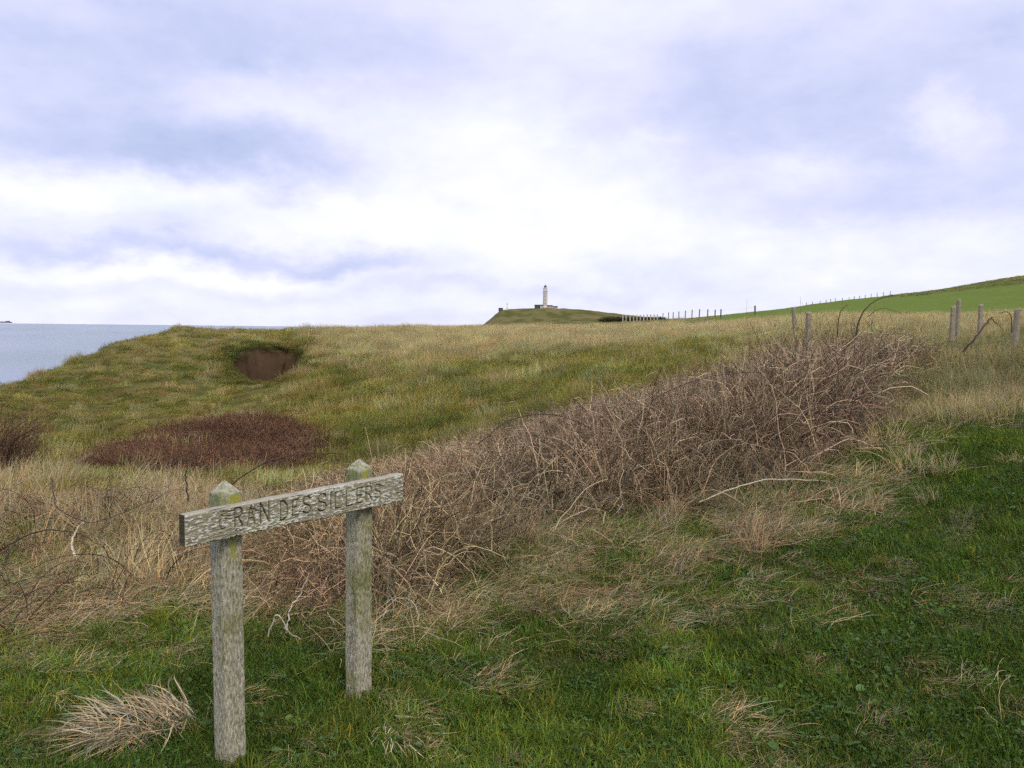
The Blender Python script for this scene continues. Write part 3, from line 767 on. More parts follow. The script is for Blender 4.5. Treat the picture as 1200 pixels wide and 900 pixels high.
# monument cross on the headland's left shoulder
cq = at(594.3, 361.6, LD - 10); cr_ = empty('stone_cross', tuple(cq)); tag(cr_, 'small stone memorial cross on the left shoulder of the headland', 'cross')
MB().box(-1.5, 1.5, -1.5, 1.5, -4, .9).build('plinth', M_STONE, cr_)
MB().box(-.55, .55, -.45, .45, .9, 10.2).build('shaft', M_STONE, cr_); MB().box(-1.9, 1.9, -.42, .42, 6.9, 8.0).build('arm', M_STONE, cr_)
bq = at(584.2, 362.4, LD - 12); bk = empty('bunker', tuple(bq)); tag(bk, 'small dark blockhouse left of the memorial cross', 'bunker')
MB().box(0, 7.5, 0, 6, -4, 1.7).build('wall', M_ROOFD, bk); MB().box(-.4, 7.9, -.4, 6.4, 1.7, 2.3).build('roof', M_ROOFD, bk)

# ------------------------------------------------------------------ ships on the horizon
M_HULL = mat_plain('ship_hull_paint', (.12, .13, .2), .6, .2, .02); M_SUP = mat_plain('ship_white_paint', (.7, .7, .72), .6, .1, .02)
def ship(px0, px1, d, hull_h, label, hm, sup, supx):
    a = at(px0, 380.0, d); b = at(px1, 380.0, d); L = abs(b[0] - a[0]); zs = SEA - d * d / (2 * R_E)
    r = empty('cargo_ship', (a[0], d, zs)); tag(r, label, 'ship')
    w = L * .14
    MB().add([(0, 0, -5), (L * .95, -w, -5), (L * .95, w, -5), (L * .04, -w, -5), (L * .04, w, -5), (-L * .02, 0, hull_h * 1.15), (L, -w, hull_h), (L, w, hull_h), (L * .06, -w, hull_h * 1.05), (L * .06, w, hull_h * 1.05)],
             [(0, 3, 8, 5), (0, 5, 9, 4), (3, 1, 6, 8), (4, 9, 7, 2), (1, 2, 7, 6), (5, 8, 6, 7, 9), (0, 4, 2, 1, 3)]).build('hull', hm, r)
    s0 = supx * L
    MB().box(s0, s0 + L * .09, -w * .9, w * .9, hull_h, hull_h + sup).build('bridge_tower', M_SUP if hm is M_SUP else hm, r)
    MB().box(s0 + L * .1, s0 + L * .13, -w * .2, w * .2, hull_h, hull_h + sup * 1.15).build('funnel', hm, r)
    for q in range(5): MB().box(L * (.12 + q * .12), L * (.22 + q * .12), -w * .85, w * .85, hull_h, hull_h + sup * (.25 + .1 * (q % 2))).build('container_stack', hm, r)
ship(-9, 13, 25500, 26, 'dark cargo ship on the sea horizon at the left edge', M_HULL, 30, .78)
ship(355, 373, 26500, 17, 'pale distant ship on the sea horizon above the grassy mound', M_SUP, 16, .75)

# ------------------------------------------------------------------ vegetation sources
SRC = {}
def clump(kind, variants, builder, mat):
    c = bpy.data.collections.new('source_' + kind)
    for q in range(variants):
        rg = np.random.default_rng(100 + q * 7 + sum(map(ord, kind)))
        Vc, Fc, Cc = builder(rg)
        me = mesh_np('%s_%d' % (kind, q), Vc, Fc, True); set_col(me, 'bc', Cc); me.materials.append(mat)
        o = bpy.data.objects.new('%s_%02d' % (kind, q), me); c.objects.link(o)
    SRC[kind] = (c, variants)
def blades(rg, n, rad, lmin, lmax, wid, lean, curl, lay=0.0, wind=0.0, seg=4, bright=(.6, 1.35), tipdry=.0, tipcol=(2.2, 1.5, 1.2), root_r=None):
    """curved tapering blades; returns arrays. lean: initial tilt from vertical (rad), curl: additional bend along the blade"""
    a = rg.uniform(0, 2 * math.pi, n); r = rad * np.sqrt(rg.uniform(0, 1, n))
    bx, by = r * np.cos(a), r * np.sin(a)
    L = rg.uniform(lmin, lmax, n); L *= 1 - .25 * (r / (rad + 1e-6))
    head = np.where(rg.random(n) < .6, a + rg.normal(0, .9, n), rg.uniform(0, 2 * math.pi, n))
    if wind: head = np.arctan2(np.sin(head) * (1 - wind), np.cos(head) * (1 - wind) + wind)
    th0 = np.abs(rg.normal(lean, lean * .45 + .05, n)); cu = rg.normal(curl, abs(curl) * .5 + .05, n)
    w = wid * rg.uniform(.6, 1.3, n)
    s = np.linspace(0, 1, seg + 1)
    th = th0[:, None] + cu[:, None] * s[None] ** 1.4
    if lay: th = th + lay * s[None]
    th = np.clip(th, 0, 1.75)
    ds = L[:, None] / seg
    dh = np.concatenate([np.zeros((n, 1)), np.cumsum(np.sin((th[:, :-1] + th[:, 1:]) / 2) * ds, 1)], 1)
    dv = np.concatenate([np.zeros((n, 1)), np.cumsum(np.cos((th[:, :-1] + th[:, 1:]) / 2) * ds, 1)], 1)
    sw = rg.normal(0, .25, n)[:, None] * s[None] ** 2
    hd = head[:, None] + sw
    X = bx[:, None] + dh * np.cos(hd); Y = by[:, None] + dh * np.sin(hd); Z = dv - .01
    tw = head + math.pi / 2 + rg.normal(0, .6, n)
    wx, wy = np.cos(tw), np.sin(tw)
    prof = np.interp(s, [0, .25, .7, 1], [.75, 1, .7, .0])
    W_ = w[:, None] * prof[None] / 2
    Lf = np.stack([X - wx[:, None] * W_, Y - wy[:, None] * W_, Z], -1)[:, :-1]
    Rt = np.stack([X + wx[:, None] * W_, Y + wy[:, None] * W_, Z], -1)[:, :-1]
    tip = np.stack([X[:, -1], Y[:, -1], Z[:, -1]], -1)[:, None]
    Vv = np.concatenate([Lf, Rt, tip], 1); m = 2 * seg + 1
    fs = []
    for q in range(seg - 1): fs += [(q, seg + q, seg + q + 1), (q, seg + q + 1, q + 1)]
    fs.append((seg - 1, 2 * seg - 1, 2 * seg))
    Ff = (np.arange(n)[:, None, None] * m + np.array(fs)[None]).reshape(-1, 3)
    br = rg.uniform(*bright, n)
    hue = rg.normal(0, .12, n)
    cc = np.stack([br * (1 + hue), br, br * (1 - hue)], -1)[:, None] * np.ones((1, m, 1))
    if tipdry:
        dry = rg.random(n) < tipdry
        cc[dry] = cc[dry] * np.array(tipcol)
    return Vv.reshape(-1, 3), Ff, cc.reshape(-1, 3)
def join(parts):
    V_, F_, C_ = [], [], []; b = 0
    for v, f, c in parts:
        if f.shape[1] == 4: f = np.concatenate([f[:, [0, 1, 2]], f[:, [0, 2, 3]]])
        V_.append(v); F_.append(f + b); C_.append(c); b += len(v)
    return np.vstack(V_), np.vstack(F_), np.vstack(C_)
def stems(rg, n, rad, hgt, thick, arch, kinds, wob=.10, seg=9, up=.7, sides=3, side_tw=0.0):
    """tangled woody stems: kinds = [(prob, colour multiplier), ...]"""
    out = []
    pr = np.array([k[0] for k in kinds]); pr = pr / pr.sum()
    for q in range(n):
        kd = kinds[rg.choice(len(kinds), p=pr)][1]
        a = rg.uniform(0, 2 * math.pi); r = rad * math.sqrt(rg.random())
        p = np.array([r * math.cos(a), r * math.sin(a), -.03]); hd = rg.uniform(0, 2 * math.pi)
        L = hgt * rg.uniform(.5, 1.12); th = abs(rg.normal(1 - up, .3)); pts = [p.copy()]
        cv = rg.normal(arch, arch * .5)
        for s in range(seg):
            th2 = th + cv * (s / seg) ** 1.3 + rg.normal(0, wob)
            hd += rg.normal(0, wob * 1.6)
            p = p + np.array([math.sin(th2) * math.cos(hd), math.sin(th2) * math.sin(hd), math.cos(th2)]) * L / seg
            if p[2] < .005: p[2] = .005 + rg.random() * .02
            pts.append(p.copy())
        t0 = thick * rg.uniform(.55, 1.4); rad_ = np.linspace(t0, t0 * .35, seg + 1)
        v, f = tube_arrays(pts, rad_, sides); c = np.ones((len(v), 3)) * np.array(kd) * rg.uniform(.65, 1.35)
        out.append((v, f, c))
        if side_tw and rg.random() < side_tw:
            for _ in range(rg.integers(1, 4)):
                j = rg.integers(2, seg); b0 = pts[j]; dv = rg.normal(0, 1, 3); dv[2] = abs(dv[2]) * .6; dv /= np.linalg.norm(dv)
                l2 = L * rg.uniform(.1, .3); bp = [b0, b0 + dv * l2 * .5 + rg.normal(0, .015, 3), b0 + dv * l2 + np.array([0, 0, -.02])]
                v, f = tube_arrays(bp, np.linspace(t0 * .5, t0 * .2, 3), 3); out.append((v, f, np.ones((len(v), 3)) * np.array(kd) * rg.uniform(.7, 1.4)))
    return join(out)
def leaves(rg, n, rad, size, rise=.5):
    """flat rosette of broad oval leaves with a fold"""
    out = []
    for q in range(n):
        a = rg.uniform(0, 2 * math.pi); r = rad * rg.random(); ln = size * rg.uniform(.6, 1.3); wd = ln * rg.uniform(.3, .5); el = rg.uniform(.1, rise)
        b0 = np.array([r * math.cos(a), r * math.sin(a), rg.uniform(0, .03)]); a2 = a + rg.normal(0, .6)
        d = np.array([math.cos(a2) * math.cos(el), math.sin(a2) * math.cos(el), math.sin(el)]); sd_ = np.array([-math.sin(a2), math.cos(a2), rg.normal(0, .3)])
        pts, wds = [], (0, .7, 1, .75, 0)
        V_ = []
        for j, w in enumerate(wds):
            c = b0 + d * ln * j / 4 + np.array([0, 0, -.25 * ln * (j / 4) ** 2]); V_ += [c - sd_ * wd * w / 2 + np.array([0, 0, .12 * wd * w]), c, c + sd_ * wd * w / 2 + np.array([0, 0, .12 * wd * w])]
        f = []
        for j in range(4):
            for k in (0, 1): f.append((j * 3 + k, j * 3 + k + 1, j * 3 + k + 4, j * 3 + k + 3))
        out.append((np.array(V_), np.array(f), np.ones((15, 3)) * rg.uniform(.7, 1.3)))
    return join(out)

clump('lawn', 12, lambda g: blades(g, 170, .16, .025, .085, .0030, .38, .8, seg=3, bright=(.5, 1.6), tipdry=.13, tipcol=(2.6, 1.6, 1.6)), M_BLADE)
clump('tuft', 8, lambda g: blades(g, 90, .075, .05, .15, .0034, .32, .9, seg=4, bright=(.55, 1.6), tipdry=.05), M_BLADE)
clump('straw', 10, lambda g: blades(g, 80, .22, .12, .34, .0042, 1.2, .42, wind=.55, seg=4, bright=(.4, 1.6)), M_BLADE)
clump('strawup', 8, lambda g: blades(g, 80, .18, .2, .55, .0034, .5, .8, wind=.35, seg=5, bright=(.45, 1.5)), M_BLADE)
clump('tussock', 12, lambda g: blades(g, 230, .42, .12, .38, .0085, .65, .9, wind=.45, seg=3, bright=(.72, 1.3), tipdry=.10, tipcol=(1.8, 1.4, 1.2)), M_BLADE)
clump('swept', 10, lambda g: blades(g, 150, .34, .15, .36, .011, 1.0, .5, wind=.6, seg=3, bright=(.72, 1.3), tipdry=.08, tipcol=(1.7, 1.4, 1.2)), M_BLADE)
clump('tall', 10, lambda g: blades(g, 170, .45, .3, .62, .009, .28, .45, wind=.4, seg=3, bright=(.75, 1.3)), M_BLADE)
BK = [(.46, (.50, .43, .37)), (.26, (2.1, 1.92, 1.62)), (.28, (1.0, .9, .72))]
clump('bramble', 10, lambda g: stems(g, 75, .38, .80, .0036, 2.2, BK, .20, 9, .45, 3, .4), M_TWIG)
clump('cane', 8, lambda g: stems(g, 6, .30, 1.2, .0048, 2.4, [(.8, (.30, .21, .19)), (.2, (.5, .36, .3))], .05, 12, .75, 4, .2), M_TWIG)
clump('dead', 8, lambda g: stems(g, 22, .36, .6, .0036, .8, [(.7, (2.3, 2.12, 1.8)), (.3, (1.5, 1.32, 1.0))], .14, 7, .7, 3, .4), M_TWIG)
clump('lying', 8, lambda g: stems(g, 12, .22, .40, .0021, .35, [(.6, (2.3, 2.05, 1.65)), (.4, (1.4, 1.2, .85))], .12, 6, -.5, 3, .3), M_TWIG)
clump('rust', 8, lambda g: stems(g, 170, .42, .40, .0048, .9, [(.55, (1, .8, .7)), (.25, (.7, .55, .5)), (.2, (1.7, 1.35, .95))], .14, 5, .75, 3, .4), M_TWIG)
clump('sprawl', 8, lambda g: blades(g, 26, .20, .30, .75, .0046, .75, .85, wind=.7, seg=6, bright=(.4, 1.5)), M_BLADE)
clump('weed', 6, lambda g: leaves(g, 9, .03, .05), M_LEAF)
clump('clover', 6, lambda g: leaves(g, 40, .14, .022, .7), M_LEAF)

def scatter(name, kind, P3, rot, scl, col, label=None, cat=None, parent=None):
    n = len(P3); c, nv = SRC[kind]
    me = bpy.data.meshes.new(name); me.vertices.add(n); me.vertices.foreach_set('co', np.asarray(P3, np.float32).ravel())
    def va(nm, ty, fld, arr, ct):
        a = me.attributes.new(nm, ty, 'POINT'); a.data.foreach_set(fld, np.ascontiguousarray(arr, ct).ravel())
    va('rot', 'FLOAT_VECTOR', 'vector', rot, np.float32); va('scl', 'FLOAT_VECTOR', 'vector', scl, np.float32)
    va('col', 'FLOAT_COLOR', 'color', np.concatenate([col, np.ones((n, 1))], 1), np.float32)
    va('pick', 'INT', 'value', RNG.integers(0, nv, n), np.int32)
    o = obj(name, me); tag(o, label, cat, kind='stuff')
    g = bpy.data.node_groups.new('scatter_' + name, 'GeometryNodeTree'); g.is_modifier = True
    g.interface.new_socket('Geometry', in_out='INPUT', socket_type='NodeSocketGeometry'); g.interface.new_socket('Geometry', in_out='OUTPUT', socket_type='NodeSocketGeometry')
    N = g.nodes; gi = N.new('NodeGroupInput'); go = N.new('NodeGroupOutput'); iop = N.new('GeometryNodeInstanceOnPoints')
    ci = N.new('GeometryNodeCollectionInfo'); ci.inputs[0].default_value = c; ci.inputs['Separate Children'].default_value = True; ci.inputs['Reset Children'].default_value = True
    def na(nm, ty):
        q = N.new('GeometryNodeInputNamedAttribute'); q.data_type = ty; q.inputs[0].default_value = nm; return q.outputs[0]
    e2r = N.new('FunctionNodeEulerToRotation')
    L = g.links
    L.new(gi.outputs[0], iop.inputs['Points']); L.new(ci.outputs[0], iop.inputs['Instance']); iop.inputs['Pick Instance'].default_value = True
    L.new(na('pick', 'INT'), iop.inputs['Instance Index']); L.new(na('rot', 'FLOAT_VECTOR'), e2r.inputs[0]); L.new(e2r.outputs[0], iop.inputs['Rotation'])
    L.new(na('scl', 'FLOAT_VECTOR'), iop.inputs['Scale']); L.new(iop.outputs[0], go.inputs[0])
    md = o.modifiers.new('scatter', 'NODES'); md.node_group = g
    return o

# ------------------------------------------------------------------ sampling the ground
def sample(n, r0, r1, power=1.0, az0=-41, az1=41):
    """random ground points; density per square metre falls as r**-power"""
    u = RNG.random(n); e = 2 - power
    r = (r0 ** e + u * (r1 ** e - r0 ** e)) ** (1 / e) if abs(e) > 1e-6 else r0 * (r1 / r0) ** u
    a = np.radians(RNG.uniform(az0, az1, n))
    x, y = r * np.sin(a), r * np.cos(a); z = height(x, y)
    return x, y, z
def onslope(xs, ys, rot):
    """lean the instances with the ground they stand on"""
    e = .25
    gx_ = (base_height(xs + e, ys) - base_height(xs - e, ys)) / (2 * e); gy_ = (base_height(xs, ys + e) - base_height(xs, ys - e)) / (2 * e)
    rx, ry = np.arctan(np.clip(gy_, -1, 1)), -np.arctan(np.clip(gx_, -1, 1))
    cz, sz = np.cos(rot[:, 2]), np.sin(rot[:, 2])
    rot = rot.copy(); rot[:, 0] += cz * rx + sz * ry; rot[:, 1] += -sz * rx + cz * ry
    return rot
def put(name, kind, m, c, lo, hi, lab, cat, wind=None, spread=.9, tilt=.10, zs=(.8, 1.25), mul=None, ja=.18):
    n = int(m.sum()); s = scl(n, lo, hi, *zs)
    if mul is not None: s = s * mul[m][:, None]
    return scatter(name, kind, np.stack([x, y, z], -1)[m], onslope(x[m], y[m], rots(n, wind, spread, tilt)), s, jit(c[m], ja), lab, cat)
def mixn(cols, w):
    w = np.stack(w, -1); w = w / w.sum(-1, keepdims=True); return w @ np.array(cols)
def rots(n, wind=None, spread=.9, tilt=.12):
    rz = RNG.uniform(-math.pi, math.pi, n) if wind is None else wind + RNG.normal(0, spread, n)
    return np.stack([RNG.normal(0, tilt, n), RNG.normal(0, tilt, n), rz], -1)
def scl(n, lo, hi, zlo=.8, zhi=1.25):
    s = RNG.uniform(lo, hi, n); return np.stack([s, s, s * RNG.uniform(zlo, zhi, n)], -1)
def jit(c, amt=.18):
    n = len(c); return np.clip(c * (1 + RNG.normal(0, amt, (n, 1))) * (1 + RNG.normal(0, amt * .35, (n, 3))), .004, 1)
G_DARK, G_MID, G_LITE, G_YEL = (.045, .090, .013), (.082, .148, .018), (.135, .21, .030), (.23, .225, .05)
STRAW, STRAWD, STRAWY = (.56, .45, .29), (.36, .275, .165), (.50, .41, .20)

# foreground turf
x, y, z = sample(16500, 1.6, 11.5, 1.25, -56, 58)
px, py, r, straw, br, ru = zone_info(x, y, z)
rightd = sstep(px, 700, 1150) * sstep(py, 420, 560)  # right-hand shade put into the grass colour; also thickens weeds and clover
n1 = fbm(x * 1.3, y * 1.3, 3); n2 = fbm(x * 3.3 + 5, y * 3.3, 2)
keep = (~br | (RNG.random(len(x)) < .10)) & (RNG.random(len(x)) > straw * .80) & (x > -16)
keep &= (r < 8.5) | (px > 1000)
x, y, z, n1, n2, straw, rightd, r, px, py = [q[keep] for q in (x, y, z, n1, n2, straw, rightd, r, px, py)]
n3 = fbm(x * .55 + 70, y * .55, 2)
c = mixn([G_DARK, G_MID, G_LITE, G_YEL, (.20, .15, .075)], [.3 + 1.8 * sstep(-n1 - .5 * n3, 0, .4) + rightd * 1.8, .7 + n1 * 0, 1.5 * sstep(n1 + .5 * n3, -.05, .4) * (1 - .6 * rightd), .06 + .5 * sstep(n2, .15, .5) * (1 - .7 * rightd) + .4 * straw, .03 + .5 * sstep(-n2, .25, .5)])
tall = (n2 + .6 * n1 + RNG.normal(0, .25, len(x))) > .22
sc_ = 1 + .35 * sstep(r, 4, 9)
put('short_grass', 'lawn', ~tall, c, .8, 1.4, 'short dark green turf covering the foreground and right bank', 'grass', zs=(.55, 1.0), mul=sc_)
put('grass_tufts', 'tuft', tall, c * np.array([1.15, 1.1, 1.0]), .55, 1.05, 'longer bright green grass tufts standing in the turf', 'grass', wind=.3, spread=1.2, mul=sc_)
wd = (RNG.random(len(x)) < .06 + .08 * rightd) & (r < 7.5)
put('broad_leaf_weeds', 'weed', wd, np.tile((.055, .115, .02), (len(x), 1)), .6, 1.2, 'small broad-leaved weeds scattered in the turf', 'weeds')
cv = (RNG.random(len(x)) < .16 + .14 * rightd) & (r < 7.5)
put('clover_patches', 'clover', cv, np.tile((.045, .10, .018), (len(x), 1)), .7, 1.4, 'low clover-like leaf patches in the turf', 'weeds')

# dry straw lying over the turf and round the brambles
x, y, z = sample(7400, 2.2, 14, 1.2, -46, 44)
px, py, r, straw, br, ru = zone_info(x, y, z)
n1 = fbm(x * 2.1 + 9, y * 2.1, 3)
pr_ = np.clip(straw * 1.15 + .10 * (r < 8) + .35 * br, 0, 1); keep = (RNG.random(len(x)) < pr_) & (~ru)
x, y, z, n1, r, straw, px, py, br = [q[keep] for q in (x, y, z, n1, r, straw, px, py, br)]
c = mixn([STRAW, STRAWD, STRAWY], [.8 + n1, .7 - n1 * .8, .45 + .3 * (px < 320)])
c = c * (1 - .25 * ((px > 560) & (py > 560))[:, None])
z = z + .02 * RNG.random(len(x)) + .02
up = (RNG.random(len(x)) < .06 + .25 * br + .25 * (px > 1050) + .12 * (px < 250)) & (r > 5.2)
sc_ = (.75 + .35 * sstep(r, 3, 9)) * np.where(straw < .15, .55, 1.0)
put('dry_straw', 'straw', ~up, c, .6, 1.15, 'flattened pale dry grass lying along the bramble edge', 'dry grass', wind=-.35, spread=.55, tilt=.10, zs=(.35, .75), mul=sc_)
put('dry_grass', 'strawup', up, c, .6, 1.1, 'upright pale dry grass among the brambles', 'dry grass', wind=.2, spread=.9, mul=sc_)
ly = (RNG.random(len(x)) < .16 * sstep(straw, .15, .6) + .02)
put('fallen_stems', 'lying', ly, np.tile((.24, .205, .16), (len(x), 1)), .5, 1.0, 'bleached dead stems fallen over the turf at the bramble edge', 'dead stems', wind=-.3, spread=.5, tilt=.08)

# the bramble thicket
x, y, z = sample(6200, 3.6, 14.5, .9)
px, py, r, straw, br, ru = zone_info(x, y, z)
x, y, z, px, py, r = [q[br] for q in (x, y, z, px, py, r)]
# height of the growth over its base: the thicket is low in front and at its left end
BR_TOP = np.array([(150, 614), (220, 596), (300, 580), (380, 558), (430, 543), (560, 510), (640, 484), (700, 465), (850, 429), (930, 394), (960, 387), (1000, 380), (1060, 376), (1110, 390)])
top_py = np.interp(px, BR_TOP[:, 0], BR_TOP[:, 1])
hmax = np.clip((py - top_py) * y / F, 0, 1.15)
hgt = np.minimum(hmax * RNG.uniform(.75, 1.05, len(x)), .30 + .85 * sstep(px, 260, 640)) * (1 + .15 * fbm(x * .8, y * .8, 2))
ok = hgt > .10
x, y, z, px, py, r, hgt = [q[ok] for q in (x, y, z, px, py, r, hgt)]
fpy = np.interp(px, [p[0] for p in BR_FRONT], [p[1] for p in BR_FRONT])
thin = RNG.random(len(x)) < (.22 + .78 * sstep(px, 300, 640)) * (.25 + .75 * sstep(fpy - py + 30 * fbm(x * 1.3, y * 1.3, 2), -5, 50))
x, y, z, px, py, r, hgt = [q[thin] for q in (x, y, z, px, py, r, hgt)]
n1 = fbm(x * 1.1 + 3, y * 1.1, 3)
low = 1 - sstep(hgt, .2, .6)
c = mixn([(.245, .208, .170), (.38, .325, .235), (.145, .114, .097), (.42, .345, .20)], [.8 + n1 * 0, .35 + n1 + .6 * low, .7 - n1, .9 * (1 - sstep(px, 380, 640))])
tp = RNG.random(len(x))
def putb(name, kind, m, lo, hi, nom, lab, cat, tilt=.12, wind=None, cm=1.0):
    n = int(m.sum()); hs = hgt[m] / nom; s = RNG.uniform(lo, hi, n) * np.clip(.45 + .5 * hs, .55, 1.3); s3 = np.stack([s, s, hs], -1)
    return scatter(name, kind, np.stack([x, y, z], -1)[m], rots(n, wind, 1.0, tilt), s3, jit(c[m] * cm, .2), lab, cat)
print('bramble points', len(x))
putb('bramble_thicket', 'bramble', tp < .68, .8, 1.2, .61, 'dense leafless brown bramble thicket running diagonally across the bank', 'brambles')
putb('bramble_canes', 'cane', (tp > .68) & (tp < .78), .7, 1.0, .85, 'dark arching bramble canes rising out of the thicket', 'brambles')
putb('dead_stalks', 'dead', tp > .78, .8, 1.2, .57, 'bleached upright dead stalks standing in the bramble thicket', 'dead stems')

# loose canes lying through the dry grass on the left
x, y, z = sample(170, 4.6, 9.5, .8, -36, -8)
px, py, r, straw, br, ru = zone_info(x, y, z)
keep = (straw > .45) & (px < 420); x, y, z = x[keep], y[keep], z[keep]; n = len(x); s = RNG.uniform(.4, .8, n)
scatter('loose_canes', 'cane', np.stack([x, y, z], -1), rots(n, None, 1, .3), np.stack([s, s, s * RNG.uniform(.35, .8, n)], -1), jit(np.tile((.22, .17, .14), (n, 1)), .3), 'loose dark canes lying through the dry grass left of the sign', 'brambles')
# long pale stems sprawling out of the front of the thicket on to the turf
x, y, z = sample(3000, 4.2, 12.5, .8, -20, 33)
px, py, r, straw, br, ru = zone_info(x, y, z)
fpy = np.interp(px, [p[0] for p in BR_FRONT], [p[1] for p in BR_FRONT])
keep = (py < fpy + 16) & (py > fpy - 55) & (px > 430) & (px < 1120) & (RNG.random(len(x)) < .42); x, y, z, px = x[keep], y[keep], z[keep], px[keep]; n = len(x); print('sprawl', n)
c = mixn([(.50, .42, .28), (.33, .265, .17), (.58, .52, .42)], [.7 + 0 * x, .8 + 0 * x, .5 * RNG.random(n)])
scatter('sprawling_stems', 'sprawl', np.stack([x, y, z + .05], -1), rots(n, -.75, .55, .10), scl(n, .7, 1.15, .7, 1.1), jit(c, .2), 'long pale dry stems sprawling from the thicket down on to the turf', 'dead stems')
# rust-red dead bracken in the hollow
x, y, z = sample(3600, 10.5, 19.5, 1.0, -34, -8)
px, py, r, straw, br, ru = zone_info(x, y, z)
ru &= fbm(x * 1.2 + 60, y * 1.2, 3) > -.30; x, y, z = x[ru], y[ru], z[ru]; n = len(x); n1 = fbm(x * .9, y * .9, 3); print('rust points', n)
mid = at(260, 520, 14.5)
c = mixn([(.115, .074, .060), (.21, .15, .09), (.10, .075, .055)], [1 + n1 * 0, .3 + sstep(n1, .1, .5), .25 + sstep(-n1, .1, .5)])
s = RNG.uniform(.6, 1.25, n); s = s * np.where(RNG.random(n) < .2, 1.25, 1.0); dome_h = (.28 + .36 * np.exp(-((x - mid[0]) / 1.6) ** 2)) * (1 + .5 * fbm(x * 1.5, y * 1.5, 2))
scatter('dead_bracken', 'rust', np.stack([x, y, z], -1), rots(n), np.stack([s, s, s * dome_h], -1), jit(c, .16), 'rust red mass of dead bracken in the hollow behind the sign', 'bracken')

# mid-distance slope
x, y, z = sample(28000, 8.5, 62, 1.15, -44, 44)
px, py, r, straw, br, ru = zone_info(x, y, z)
hb = base_height(x, y)
hm = hole_mask(x, y, hb) | hole_mask(x, y + .45, hb) | hole_mask(x + .25, y, hb) | hole_mask(x - .25, y, hb)
inhole = ((px - 310) / 50) ** 2 + ((py - 442) / 16) ** 2 < 1
cd = coast_dist(x, y)
keep = ~br & (~ru | (RNG.random(len(x)) < .30)) & ~hm & (cd > -7) & (RNG.random(len(x)) < sstep(r, 8, 11)) & ~((straw > .5) & (r < 10))
keep &= ~((px > 1000) & (r < 9.5)) & ~(inhole & (RNG.random(len(x)) < .7)) & ~((x > 9) & (r > 46) & (px > 800))
x, y, z, px, py, r, cd, straw = [q[keep] for q in (x, y, z, px, py, r, cd, straw)]
n1 = fbm(x * .32 + 2, y * .32, 4); n2 = fbm(x * .85 + 21, y * .85, 3); n4 = fbm(x * 1.4, y * 1.4 + 50, 2)
crest = sstep(r, 22, 34) * sstep(px, 330, 520); leftm = 1 - sstep(px, 330, 520)
streak = sstep(fbm(x * .6 - y * .3, y * 1.1 + x * .4, 3), .05, .35) * leftm
rightg = sstep(px, 830, 980) * (r < 24)
c = mixn([(.050, .095, .016), (.130, .165, .030), (.30, .265, .065), (.25, .165, .07), (.52, .43, .22)],
         [.22 + 1.0 * rightg + 2.0 * sstep(n2 + n1 * .6, .10, .38) * (1 - crest * .85) + .5 * sstep(n4, .1, .4), .7 + .4 * n1, .8 + .6 * sstep(-n1, -.1, .3), .15 + 1.5 * leftm * sstep(-n2, .02, .30) * sstep(r, 12, 22), .10 + 4.0 * crest + 1.0 * streak + .6 * rightg])
isT = RNG.random(len(x)) < crest * .85 + .04 + .75 * rightg
isS = ~isT & (RNG.random(len(x)) < .25 + .5 * leftm)
sc_ = .75 + .25 * sstep(r, 12, 40)
sc_ = sc_ * np.where((px < 330) & (r > 20), .65, 1.0) * np.where(r < 14, .8, 1.0)
c = c * 1.1
put('rough_grass', 'tussock', ~isT & ~isS, c, .7, 1.2, 'yellow green tussocky rough grass over the far slope and mound', 'grass', wind=.25, spread=.7, mul=sc_, ja=.17)
put('windswept_grass', 'swept', isS, c * 1.1, .6, 1.2, 'flattened windswept grass streaks on the far slope', 'grass', wind=-.25, spread=.5, mul=sc_, ja=.2)
c2 = c * .5 + np.array([.52, .435, .24]) * .5
put('tall_dry_grass', 'tall', isT, c2, .65, 1.1, 'tall pale dry grass along the crest before the headland', 'dry grass', wind=.25, spread=.6, mul=sc_)
# rough edge of the field, behind the fence, and the hedge bank beyond
x, y, z = sample(3500, 55, 150, 1.6, -4, 14)
px, py, r, straw, br, ru = zone_info(x, y, z)
keep = (coast_dist(x, y) > 1) & (RNG.random(len(x)) < np.where(px > 800, .45 * (1 - sstep(r, 60, 100)), 1.0))
x, y, z, px, py, r = [q[keep] for q in (x, y, z, px, py, r)]
n1 = fbm(x * .1, y * .1, 3)
c = mixn([(.12, .15, .035), (.26, .23, .10), (.42, .36, .22)], [.6 + n1, .7 - n1 * .5, .5 + 0 * n1])
put('distant_rough_grass', 'tussock', np.ones(len(x), bool), c, .9, 1.5, 'distant rough grass between the crest and the fences', 'grass', wind=.25, spread=.6)
x, y, z = sample(5200, 130, 330, 1.0, 22, 41)
px, py, r, straw, br, ru = zone_info(x, y, z)
lo = np.interp(px, [1030, 1060, 1100, 1200, 1400], [345, 347, 343, 333, 318])
keep = (py < lo + fbm(x * .05, y * .05, 2) * 4) & (px > 1030)
x, y, z, px = [q[keep] for q in (x, y, z, px)]; n1 = fbm(x * .06, y * .06, 3)
c = mixn([(.065, .085, .028), (.10, .135, .035), (.20, .17, .085)], [.8 + n1, .5 + 0 * n1, .5 - n1]); print('scrub', len(x))
put('hilltop_scrub', 'tussock', np.ones(len(x), bool), c * 2.0, .9, 1.9, 'rough dark scrub along the top of the green hill', 'scrub', zs=(.5, 1.1))
